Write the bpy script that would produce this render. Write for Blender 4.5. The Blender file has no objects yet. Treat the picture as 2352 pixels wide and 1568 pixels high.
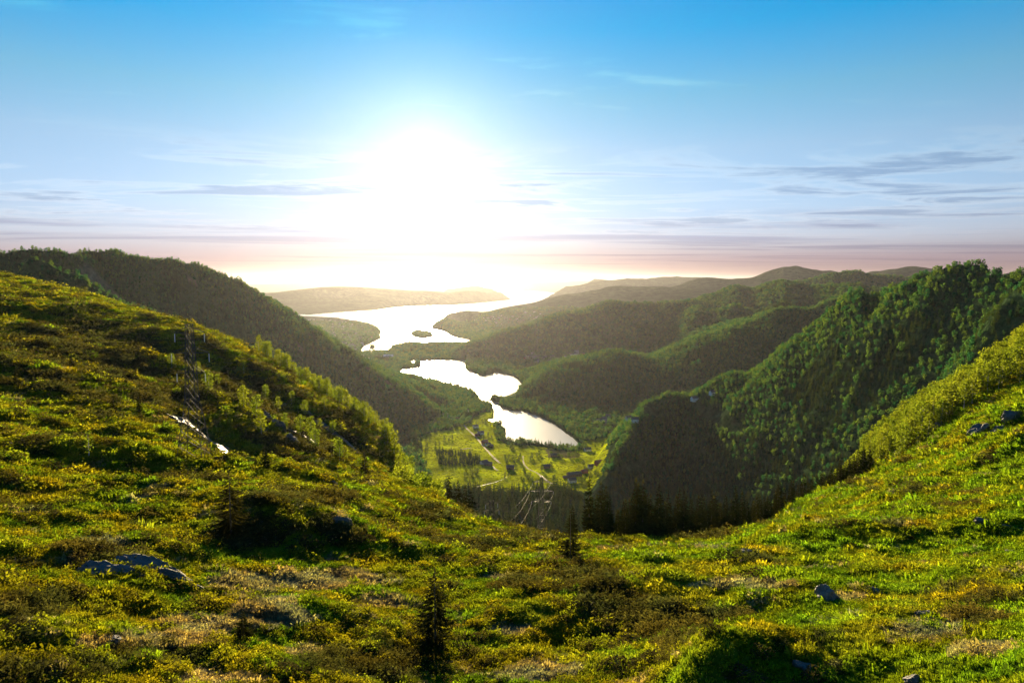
import bpy, math, random
import numpy as np

scene = bpy.context.scene
COL = scene.collection
random.seed(7)
RNG = np.random.default_rng(11)

# ------------------------------------------------------------------ camera
CAM_Z = 330.0
F_PX = 1568.0                       # focal length in units of a 2352 px wide frame (24 mm on 36 mm)
PITCH = math.atan(139.0 / F_PX)     # looking slightly down
cam_data = bpy.data.cameras.new("camera")
cam_data.sensor_width = 36.0
cam_data.lens = 24.0
cam_data.clip_start = 0.5
cam_data.clip_end = 200000.0
cam = bpy.data.objects.new("camera", cam_data)
cam.location = (0, 0, CAM_Z)
cam.rotation_euler = (math.radians(90) - PITCH, 0, 0)
COL.objects.link(cam)
scene.camera = cam

# ------------------------------------------------------------------ sky and sun
SUN_EL = math.radians(10.2)
SUN_AZ = math.radians(-7.2)         # measured from +Y towards +X
SUN_DIR = (math.sin(SUN_AZ) * math.cos(SUN_EL), math.cos(SUN_AZ) * math.cos(SUN_EL), math.sin(SUN_EL))

def build_world():
    w = bpy.data.worlds.new("World")
    scene.world = w
    w.use_nodes = True
    nt = w.node_tree
    nt.nodes.clear()
    N, L = nt.nodes, nt.links
    out = N.new("ShaderNodeOutputWorld")
    bg = N.new("ShaderNodeBackground")
    bg.inputs["Strength"].default_value = 0.05
    L.new(bg.outputs[0], out.inputs[0])
    sky = N.new("ShaderNodeTexSky")
    sky.sky_type = 'NISHITA'
    sky.sun_disc = False
    sky.sun_elevation = SUN_EL
    sky.sun_rotation = SUN_AZ
    sky.altitude = 330
    sky.air_density = 1.0
    sky.dust_density = 0.04
    sky.ozone_density = 3.0
    # the colour grade of the evening air, by height above the horizon only
    tc = N.new("ShaderNodeTexCoord")
    sep = N.new("ShaderNodeSeparateXYZ")
    L.new(tc.outputs["Generated"], sep.inputs[0])
    ramp = N.new("ShaderNodeValToRGB")
    L.new(sep.outputs["Z"], ramp.inputs[0])
    cr = ramp.color_ramp
    stops = [(0.0, (0.18, 0.11, 0.22)), (0.03, (0.28, 0.19, 0.32)), (0.06, (0.50, 0.41, 0.54)), (0.10, (0.60, 0.53, 0.62)), (0.18, (0.68, 0.62, 0.61)), (0.25, (0.46, 0.66, 0.62)), (0.33, (0.06, 0.64, 0.77)), (0.50, (0.05, 0.58, 0.88)), (1.0, (0.08, 0.55, 0.90))]
    while len(cr.elements) < len(stops):
        cr.elements.new(0.5)
    for e, (p, c) in zip(cr.elements, stops):
        e.position = p
        e.color = (*c, 1)
    mul = N.new("ShaderNodeMix"); mul.data_type = 'RGBA'; mul.blend_type = 'MULTIPLY'
    mul.inputs["Factor"].default_value = 1.0
    L.new(sky.outputs[0], mul.inputs["A"])
    L.new(ramp.outputs[0], mul.inputs["B"])
    # the bright aureole of the sun in the upper air
    dt = N.new("ShaderNodeVectorMath"); dt.operation = 'DOT_PRODUCT'
    L.new(tc.outputs["Generated"], dt.inputs[0]); dt.inputs[1].default_value = SUN_DIR
    ac = N.new("ShaderNodeMath"); ac.operation = 'ARCCOSINE'; L.new(dt.outputs["Value"], ac.inputs[0])
    def falloff(width, power, gain):
        d = N.new("ShaderNodeMath"); d.operation = 'DIVIDE'; d.inputs[1].default_value = math.radians(width); L.new(ac.outputs[0], d.inputs[0])
        p = N.new("ShaderNodeMath"); p.operation = 'POWER'; p.inputs[1].default_value = power; L.new(d.outputs[0], p.inputs[0])
        m = N.new("ShaderNodeMath"); m.operation = 'MULTIPLY'; m.inputs[1].default_value = -1.0; L.new(p.outputs[0], m.inputs[0])
        e = N.new("ShaderNodeMath"); e.operation = 'EXPONENT'; L.new(m.outputs[0], e.inputs[0])
        g = N.new("ShaderNodeMath"); g.operation = 'MULTIPLY'; g.inputs[1].default_value = gain; L.new(e.outputs[0], g.inputs[0])
        return g.outputs[0]
    gl = N.new("ShaderNodeMath"); gl.operation = 'ADD'
    L.new(falloff(4.2, 1.3, 1.9), gl.inputs[0]); L.new(falloff(12.0, 1.2, 0.4), gl.inputs[1])
    gr = N.new("ShaderNodeValToRGB")                    # redder through the thicker air low down
    L.new(sep.outputs["Z"], gr.inputs[0])
    gr.color_ramp.elements[0].position = 0.0; gr.color_ramp.elements[0].color = (0.45, 0.22, 0.10, 1)
    gr.color_ramp.elements[1].position = 0.13; gr.color_ramp.elements[1].color = (1.0, 0.93, 0.84, 1)
    gc = N.new("ShaderNodeVectorMath"); gc.operation = 'SCALE'; L.new(gr.outputs[0], gc.inputs[0])
    L.new(gl.outputs[0], gc.inputs["Scale"])
    ga = N.new("ShaderNodeVectorMath"); ga.operation = 'ADD'
    L.new(mul.outputs["Result"], ga.inputs[0]); L.new(gc.outputs[0], ga.inputs[1])
    # thin cloud sheets at one height: the direction meets a level plane, so they flatten towards the horizon
    mx = N.new("ShaderNodeMath"); mx.operation = 'MAXIMUM'; mx.inputs[1].default_value = 0.012
    L.new(sep.outputs["Z"], mx.inputs[0])
    def over(sock):
        d = N.new("ShaderNodeMath"); d.operation = 'DIVIDE'
        L.new(sep.outputs[sock], d.inputs[0]); L.new(mx.outputs[0], d.inputs[1])
        return d.outputs[0]
    px, py = over("X"), over("Y")
    def sheet_noise(sx, sy, ox, oy, detail, rough, lo, hi):
        cx = N.new("ShaderNodeMath"); cx.operation = 'MULTIPLY_ADD'; cx.inputs[1].default_value = sx; cx.inputs[2].default_value = ox
        cy = N.new("ShaderNodeMath"); cy.operation = 'MULTIPLY_ADD'; cy.inputs[1].default_value = sy; cy.inputs[2].default_value = oy
        L.new(px, cx.inputs[0]); L.new(py, cy.inputs[0])
        cb = N.new("ShaderNodeCombineXYZ")
        L.new(cx.outputs[0], cb.inputs[0]); L.new(cy.outputs[0], cb.inputs[1])
        n = N.new("ShaderNodeTexNoise"); n.noise_dimensions = '2D'
        n.inputs["Scale"].default_value = 1.0; n.inputs["Detail"].default_value = detail; n.inputs["Roughness"].default_value = rough; n.inputs["Distortion"].default_value = 0.35
        L.new(cb.outputs[0], n.inputs["Vector"])
        r = N.new("ShaderNodeMapRange"); r.interpolation_type = 'SMOOTHSTEP'
        r.inputs["From Min"].default_value = lo; r.inputs["From Max"].default_value = hi
        L.new(n.outputs["Fac"], r.inputs["Value"])
        return r.outputs[0]
    def height_window(a, b, c, d):
        r = N.new("ShaderNodeFloatCurve")
        cv = r.mapping.curves[0]
        cv.points[0].location = (0, 0); cv.points[1].location = (1, 0)
        for q, y in ((a, 0), (b, 1), (c, 1), (d, 0)):
            cv.points.new(q, y)
        for p in cv.points: p.handle_type = 'VECTOR'
        r.mapping.update()
        L.new(sep.outputs["Z"], r.inputs["Value"])
        return r.outputs[0]
    def times(x, y):
        m = N.new("ShaderNodeMath"); m.operation = 'MULTIPLY'
        L.new(x, m.inputs[0])
        if isinstance(y, float): m.inputs[1].default_value = y
        else: L.new(y, m.inputs[1])
        return m.outputs[0]
    def shade(col, fac, c, blend='MULTIPLY'):
        m = N.new("ShaderNodeMix"); m.data_type = 'RGBA'; m.blend_type = blend
        L.new(fac, m.inputs["Factor"]); L.new(col, m.inputs["A"]); m.inputs["B"].default_value = (*c, 1)
        return m.outputs["Result"]
    col = ga.outputs[0]
    rim = times(sheet_noise(0.42, 0.75, 3.1, 1.7, 7, 0.62, 0.45, 0.58), height_window(0.05, 0.09, 0.16, 0.20))
    core = times(sheet_noise(0.42, 0.75, 3.1, 1.7, 7, 0.62, 0.515, 0.66), height_window(0.05, 0.09, 0.16, 0.20))
    low = times(sheet_noise(0.10, 0.30, 7.7, 4.4, 6, 0.6, 0.46, 0.66), height_window(0.014, 0.026, 0.07, 0.10))
    wisp = times(sheet_noise(0.8, 2.2, 1.2, 8.8, 6, 0.6, 0.60, 0.78), height_window(0.20, 0.26, 0.5, 0.6))
    col = shade(col, rim, (1.30, 1.16, 1.06))
    col = shade(col, core, (0.58, 0.65, 0.75))
    col = shade(col, low, (0.70, 0.70, 0.79))
    col = shade(col, wisp, (1.5, 1.22, 1.05))
    L.new(col, bg.inputs[0])
    return nt, sky, bg

build_world()

sun_data = bpy.data.lights.new("sun", 'SUN')
sun_data.energy = 5.0
sun_data.angle = math.radians(0.53)
sun_data.color = (1.0, 0.76, 0.42)
sun = bpy.data.objects.new("sun", sun_data)
COL.objects.link(sun)
sun.rotation_euler = (math.radians(90) - SUN_EL, 0, math.radians(180) - SUN_AZ)
sun.location = (0, 0, 900)

vs = scene.view_settings
vs.view_transform = 'Standard'
vs.look = 'None'
vs.gamma = 1.0
vs.exposure = 2.2
vs.use_curve_mapping = False

scene.cycles.use_denoising = True
scene.cycles.max_bounces = 7
scene.cycles.diffuse_bounces = 4
scene.cycles.glossy_bounces = 2
scene.cycles.transmission_bounces = 4
scene.cycles.transparent_max_bounces = 4
scene.cycles.volume_bounces = 0
scene.cycles.sample_clamp_indirect = 4.0
scene.cycles.caustics_reflective = False
scene.cycles.caustics_refractive = False

# ------------------------------------------------------------------ geometry helpers
CP, SP = math.cos(PITCH), math.sin(PITCH)

def ray(u, v):
    """unit-forward ray of the surveyed view: bearing and slope of a sighted point"""
    x = (u - 1176.0) / F_PX
    y = (784.0 - v) / F_PX
    return np.array([x, CP + y * SP, -SP + y * CP])

def at(u, v, d):
    """world point sighted at (u, v), at the horizontal distance d metres"""
    r = ray(u, v)
    k = d / math.hypot(r[0], r[1])
    return np.array([r[0] * k, r[1] * k, CAM_Z + r[2] * k])

def on_level(u, v, z=0.0):
    r = ray(u, v)
    k = (z - CAM_Z) / r[2]
    return np.array([r[0] * k, r[1] * k])

def project(x, y, z):
    """where a world point stands in the surveyed view"""
    zz = z - CAM_Z
    dep = y * CP - zz * SP
    up = y * SP + zz * CP
    dep = np.where(dep < 1, 1, dep)
    return 1176.0 + F_PX * x / dep, 784.0 - F_PX * up / dep

def _hash(ix, iy, seed):
    h = (ix.astype(np.uint32) * np.uint32(374761393)) ^ (iy.astype(np.uint32) * np.uint32(668265263)) ^ np.uint32((seed * 974634777) & 0xffffffff)
    h = (h ^ (h >> np.uint32(13))) * np.uint32(1274126177)
    h = h ^ (h >> np.uint32(16))
    return h

def noise(x, y, seed=0):
    """gradient noise, about -0.7 .. 0.7"""
    x = np.asarray(x, float); y = np.asarray(y, float)
    fx = np.floor(x); fy = np.floor(y)
    ix = fx.astype(np.int64); iy = fy.astype(np.int64)
    tx = x - fx; ty = y - fy
    sx = tx * tx * tx * (tx * (tx * 6 - 15) + 10)
    sy = ty * ty * ty * (ty * (ty * 6 - 15) + 10)
    def g(dx, dy):
        a = _hash(ix + dx, iy + dy, seed).astype(np.float64) * (2 * math.pi / 4294967296.0)
        return np.cos(a) * (tx - dx) + np.sin(a) * (ty - dy)
    a = g(0, 0); b = g(1, 0); c = g(0, 1); d = g(1, 1)
    return (a + (b - a) * sx) * (1 - sy) + (c + (d - c) * sx) * sy

def fbm(x, y, octaves=4, seed=0, gain=0.5, lac=2.03):
    s = 0; a = 1.0
    for i in range(octaves):
        s = s + a * noise(x, y, seed + i * 17)
        x = x * lac + 13.7; y = y * lac - 7.3
        a *= gain
    return s

def ridged(x, y, octaves=4, seed=0):
    s = 0; a = 1.0
    for i in range(octaves):
        s = s + a * (1 - 2.2 * np.abs(noise(x, y, seed + i * 31)))
        x = x * 2.07 + 5.1; y = y * 2.07 + 9.7
        a *= 0.5
    return s * 0.5

def sstep(a, b, t):
    q = np.clip((t - a) / (b - a), 0, 1)
    return q * q * (3 - 2 * q)

def smax(a, b, k):
    h = np.clip(0.5 + 0.5 * (a - b) / k, 0, 1)
    return b + (a - b) * h + k * h * (1 - h)

# ------------------------------------------------------------------ the near hillside: surveyed points
NEAR = []
def near_col(u, vis, hid=()):
    for v, d in vis:
        p = at(u, v, d)
        NEAR.append((math.atan2(p[0], p[1]), math.log(d), p[2]))
    for d, z in hid:
        p = at(u, 700, d)
        NEAR.append((math.atan2(p[0], p[1]), math.log(d), z))

near_col(-700, [(1568, 39), (1250, 70), (1000, 135), (800, 250), (650, 420), (560, 600)], [(22, 306), (760, 350), (950, 250)])
near_col(-300, [(1568, 39), (1280, 68), (1050, 122), (860, 230), (700, 390), (592, 560)], [(22, 306), (720, 335), (950, 220)])
near_col(0,   [(1568, 39), (1300, 66), (1100, 112), (950, 170), (800, 268), (700, 385), (630, 530)], [(680, 318), (800, 280), (950, 180)])
near_col(200, [(1568, 40), (1300, 68), (1150, 102), (1050, 140), (950, 185), (850, 252), (760, 345), (678, 470)], [(600, 300), (760, 230), (950, 120)])
near_col(430, [(1568, 40), (1400, 56), (1300, 70), (1270, 76), (1195, 87), (1100, 122), (1055, 148), (1000, 175), (900, 232), (800, 325), (750, 410)], [(520, 282), (680, 200), (900, 80)])
near_col(600, [(1568, 40), (1400, 57), (1290, 73), (1272, 77), (1165, 86), (1100, 115), (1068, 145), (1040, 200), (900, 308), (820, 385)], [(172, 277), (480, 250), (640, 160), (900, 40)])
near_col(800, [(1568, 41), (1400, 58), (1300, 72), (1268, 79), (1188, 90), (1130, 125), (1097, 150), (1085, 215), (1020, 272), (950, 338)], [(180, 270), (430, 210), (560, 130), (800, 30)])
near_col(900, [(1110, 148), (1030, 305)], [(200, 261), (260, 255), (390, 205), (500, 140), (800, 20)])
near_col(1000, [(1568, 42), (1475, 50), (1350, 66), (1250, 88), (1180, 115), (1143, 140)], [(190, 262), (230, 246), (300, 215), (450, 110), (700, 20)])
near_col(1176, [(1568, 42), (1450, 52), (1350, 66), (1275, 85), (1212, 113)], [(160, 258), (230, 230), (300, 205), (420, 110), (600, 20)])
near_col(1330, [(1568, 41), (1420, 55), (1335, 70), (1280, 88), (1250, 112)], [(150, 264), (200, 240), (300, 185), (420, 100), (600, 20)])
near_col(1500, [(1568, 40), (1400, 57), (1305, 75), (1265, 96), (1254, 118)], [(160, 258), (220, 226), (350, 140), (500, 70), (650, 10)])
near_col(1650, [(1568, 38), (1400, 57), (1305, 75), (1258, 98), (1234, 145)], [(200, 244), (260, 212), (370, 150), (520, 80), (700, 10)])
near_col(1800, [(1400, 57), (1300, 75), (1240, 98), (1200, 155), (1186, 200)], [(36, 304), (260, 232), (320, 195), (450, 110), (700, 20)])
near_col(2000, [(1400, 56), (1250, 90), (1150, 150), (1100, 225), (1050, 320)], [(34, 305), (440, 180), (600, 90), (800, 30)])
near_col(2200, [(1568, 36), (1400, 55), (1250, 86), (1100, 150), (1010, 228), (905, 325)], [(450, 220), (620, 120), (850, 40)])
near_col(2352, [(1568, 36), (1300, 72), (1150, 115), (1000, 190), (930, 238), (800, 335)], [(480, 255), (650, 170), (900, 60)])
near_col(2700, [(1568, 36), (1250, 75), (1050, 130), (900, 210), (720, 350)], [(22, 306), (520, 290), (900, 130)])
near_col(3100, [(1568, 36), (1200, 80), (950, 150), (680, 350)], [(22, 306), (520, 310), (900, 160)])
for a_ in (-0.4, 0.0, 0.4):
    NEAR.append((a_, math.log(26), 306.0))
NEAR = np.array(NEAR)
AZK = 1.7

def _kern(r2):
    return 0.5 * r2 * np.log(r2 + 1e-9)

def _fit_near():
    n = len(NEAR)
    X = np.stack([NEAR[:, 0] * AZK, NEAR[:, 1]], 1)
    r2 = ((X[:, None] - X[None]) ** 2).sum(-1)
    A = np.zeros((n + 3, n + 3))
    A[:n, :n] = _kern(r2) + np.eye(n) * 2e-4
    A[:n, n] = 1; A[:n, n + 1:] = X
    A[n, :n] = 1; A[n + 1:, :n] = X.T
    b = np.zeros(n + 3); b[:n] = NEAR[:, 2]
    return X, np.linalg.solve(A, b)

NEAR_X, NEAR_W = _fit_near()

# knolls on the hillside: u, v, distance, height, radius across, radius along
KNOLLS = [
    (1850, 1500, 43, 3.1, 6.2, 6.6), (1640, 1560, 38, 1.2, 5, 4),
    (560, 1225, 82, 1.7, 10, 6), (800, 1225, 84, 1.5, 8, 5.5), (300, 1300, 71, 1.3, 6, 3.5),
    (200, 1015, 135, 3.0, 16, 9), (300, 1075, 112, 2.0, 14, 6), (440, 1085, 136, 1.5, 14, 6),
    (1900, 1235, 96, 1.8, 12, 6), (1720, 1262, 84, 1.6, 8, 4), (2290, 1185, 96, 1.6, 5, 4),
    (2230, 980, 232, 4.5, 14, 8), (2330, 945, 215, 5, 12, 8), (2330, 1010, 175, 3, 10, 6),
    (980, 1430, 50, 0.8, 4, 3), (700, 1420, 54, 0.8, 6, 3), (1100, 1190, 116, 1.0, 9, 5),
    (150, 1480, 47, 0.9, 4, 2.5), (1250, 1400, 58, 0.7, 5, 3),
    (230, 780, 330, 2.5, 36, 12), (100, 850, 235, 2.0, 24, 9), (380, 840, 285, 2.5, 28, 11), (520, 830, 350, 2.5, 30, 12),
    (60, 700, 385, 2.5, 44, 14), (250, 760, 330, -3.5, 16, 16), (330, 830, 275, -4.0, 15, 15), (400, 890, 238, -4.5, 14, 14), (480, 940, 218, -4.5, 14, 13), (545, 990, 206, -4.0, 13, 12), (610, 1035, 200, -3.0, 14, 12), (470, 830, 330, 4.0, 26, 14), (580, 870, 325, 3.5, 22, 12), (360, 770, 370, 3.5, 26, 16), (700, 960, 305, 2.0, 22, 10),
]
_kn = []
for (u_, v_, d_, hgt, ra, rl) in KNOLLS:
    p_ = at(u_, v_, d_)
    _kn.append((p_[0], p_[1], hgt, ra, rl, math.atan2(p_[0], p_[1])))

def near_height(x, y):
    d = np.hypot(x, y)
    az = np.arctan2(x, y)
    azc = np.clip(az, -0.86, 0.86)
    ld = np.log(np.clip(d, 20, 1000))
    out = np.zeros_like(d)
    n = len(NEAR_X)
    qx = azc * AZK
    for i in range(n):
        out += NEAR_W[i] * _kern((qx - NEAR_X[i, 0]) ** 2 + (ld - NEAR_X[i, 1]) ** 2)
    out += NEAR_W[n] + NEAR_W[n + 1] * qx + NEAR_W[n + 2] * ld
    # behind the viewpoint and right below it: a rounded back of the same hill
    back = np.maximum(sstep(0.9, 1.7, np.abs(az)), sstep(26, 16, d))
    out = out * (1 - back) + (305.0 + 0.04 * np.minimum(d, 600)) * back
    for (kx, ky, hgt, ra, rl, a) in _kn:
        ca, sa = math.cos(a), math.sin(a)
        e1 = (x - kx) * ca - (y - ky) * sa
        e2 = (x - kx) * sa + (y - ky) * ca
        out += hgt * np.exp(-(e1 / ra) ** 2 - (e2 / rl) ** 2)
    # hummocks
    fade = sstep(900, 300, d)
    far = sstep(60, 240, d)
    n1 = fbm(x / 34, y / 22, 3, 3) * (2.1 + 0.8 * far)
    wx = x + 4 * noise(x / 15, y / 15, 91); wy = y + 4 * noise(x / 15, y / 15, 92)
    n2 = ridged(wx / 13, wy / 8, 2, 21) * (0.95 + 0.2 * far)
    n3 = fbm(x / 2.8, y / 2.0, 3, 41) * (0.6 + 0.4 * far)
    out += (n1 + n2 + n3 - 0.7 - 0.3 * far) * fade
    return out

# ------------------------------------------------------------------ water outlines, sighted at sea level
Z2 = lambda pts: [(588 + 0.3359 * a, 588 + 0.3359 * b) for a, b in pts]
FJORD = Z2([(200, 398), (370, 400), (480, 390), (620, 380), (800, 370), (920, 352), (1100, 335), (1280, 333), (1480, 322), (1700, 302), (1745, 296),
            (1680, 287), (1590, 275), (1570, 266), (1480, 250), (1350, 238), (1330, 225), (1210, 214), (1080, 214), (1000, 208), (1150, 201), (1330, 207),
            (1400, 217), (1600, 227), (1960, 242), (2150, 265),
            (2140, 290), (2000, 310), (1900, 340), (1790, 380), (1710, 392), (1650, 380), (1560, 384), (1440, 372), (1380, 380), (1270, 425),
            (1340, 450), (1400, 468), (1460, 470), (1475, 477), (1440, 486), (1380, 480), (1290, 462), (1240, 460), (1200, 490),
            (1260, 505), (1290, 515), (1350, 550), (1420, 565), (1470, 572), (1497, 595), (1480, 610),
            (1400, 600), (1330, 600), (1200, 606), (1120, 602), (1050, 597), (1000, 602), (930, 627), (905, 656), (820, 656), (770, 661), (700, 658),
            (735, 620), (760, 605), (850, 560), (835, 540), (850, 520), (830, 495), (700, 450), (640, 445), (500, 430), (400, 425), (300, 412), (200, 405)])
LAKE = Z2([(965, 800), (1010, 770), (1110, 767), (1128, 748), (1110, 732), (1060, 737), (1045, 712), (1180, 713), (1250, 708), (1455, 712), (1425, 740),
           (1425, 765), (1445, 785), (1470, 785), (1500, 805), (1560, 818), (1610, 805), (1645, 792), (1700, 805), (1760, 820), (1800, 850), (1828, 880),
           (1780, 940), (1772, 965), (1690, 972), (1665, 1000), (1652, 1016), (1700, 1040), (1750, 1055), (1850, 1065), (1950, 1100), (2050, 1155),
           (2150, 1230), (2220, 1285), (2190, 1305), (2080, 1300), (1980, 1290), (1890, 1275), (1800, 1265), (1760, 1270), (1710, 1260), (1705, 1180),
           (1660, 1150), (1590, 1130), (1580, 1115), (1620, 1110), (1620, 1060), (1612, 1018), (1605, 1008), (1540, 1000), (1500, 930), (1440, 905), (1380, 890), (1260, 860),
           (1180, 845), (1080, 815)])
POND_A = Z2([(480, 346), (520, 341), (600, 338), (612, 344), (560, 349), (500, 350)])
POND_B = Z2([(1092, 270), (1140, 266), (1245, 262), (1252, 275), (1225, 285), (1180, 278), (1110, 276)])
ISLES = [Z2([(1055, 528), (1075, 518), (1110, 514), (1180, 522), (1216, 546), (1150, 561), (1080, 553)]),
         Z2([(776, 624), (800, 616), (822, 626), (800, 632)]), Z2([(738, 632), (748, 628), (757, 634), (747, 637)]),
         Z2([(884, 626), (893, 621), (902, 627), (893, 630)]), Z2([(1246, 532), (1252, 526), (1258, 534), (1252, 538)]),
         Z2([(1370, 262), (1420, 257), (1470, 260), (1490, 265), (1420, 268)]), Z2([(1120, 228), (1180, 224), (1260, 226), (1200, 231)]), Z2([(1560, 250), (1620, 247), (1680, 251), (1620, 255)]),
         Z2([(1600, 985), (1606, 968), (1645, 958), (1685, 968), (1692, 985), (1650, 1000)])]

def world_poly(pts):
    return np.array([on_level(u, v, 0.0) for u, v in pts])

def signed(poly, x, y):
    """metres inside (+) or outside (-) of a polygon"""
    best = np.full(x.shape, 1e18)
    inside = np.zeros(x.shape, bool)
    n = len(poly)
    for i in range(n):
        x1, y1 = poly[i]; x2, y2 = poly[(i + 1) % n]
        dx, dy = x2 - x1, y2 - y1
        L2 = dx * dx + dy * dy + 1e-9
        t = np.clip(((x - x1) * dx + (y - y1) * dy) / L2, 0, 1)
        best = np.minimum(best, (x - x1 - t * dx) ** 2 + (y - y1 - t * dy) ** 2)
        if y1 != y2:
            c = ((y1 > y) != (y2 > y)) & (x < dx * (y - y1) / dy + x1)
            inside ^= c
    return np.where(inside, 1, -1) * np.sqrt(best)

W_FJORD, W_LAKE, W_PA, W_PB = map(world_poly, (FJORD, LAKE, POND_A, POND_B))
W_ISLES = [world_poly(p) for p in ISLES]

def shore(x, y):
    """distance to the nearest shore, positive on land"""
    d = np.hypot(x, y)
    s = -signed(W_LAKE, x, y)
    s = np.minimum(s, -signed(W_FJORD, x, y))
    s = np.minimum(s, -signed(W_PA, x, y))
    s = np.minimum(s, -signed(W_PB, x, y))
    s = np.minimum(s, 31000.0 - d)
    for p in W_ISLES:
        s = np.maximum(s, signed(p, x, y))
    k = np.clip(d / 4000, 0.3, 5)
    return s + 7 * k * fbm(x / (55 * k), y / (55 * k), 3, 77)

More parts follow.
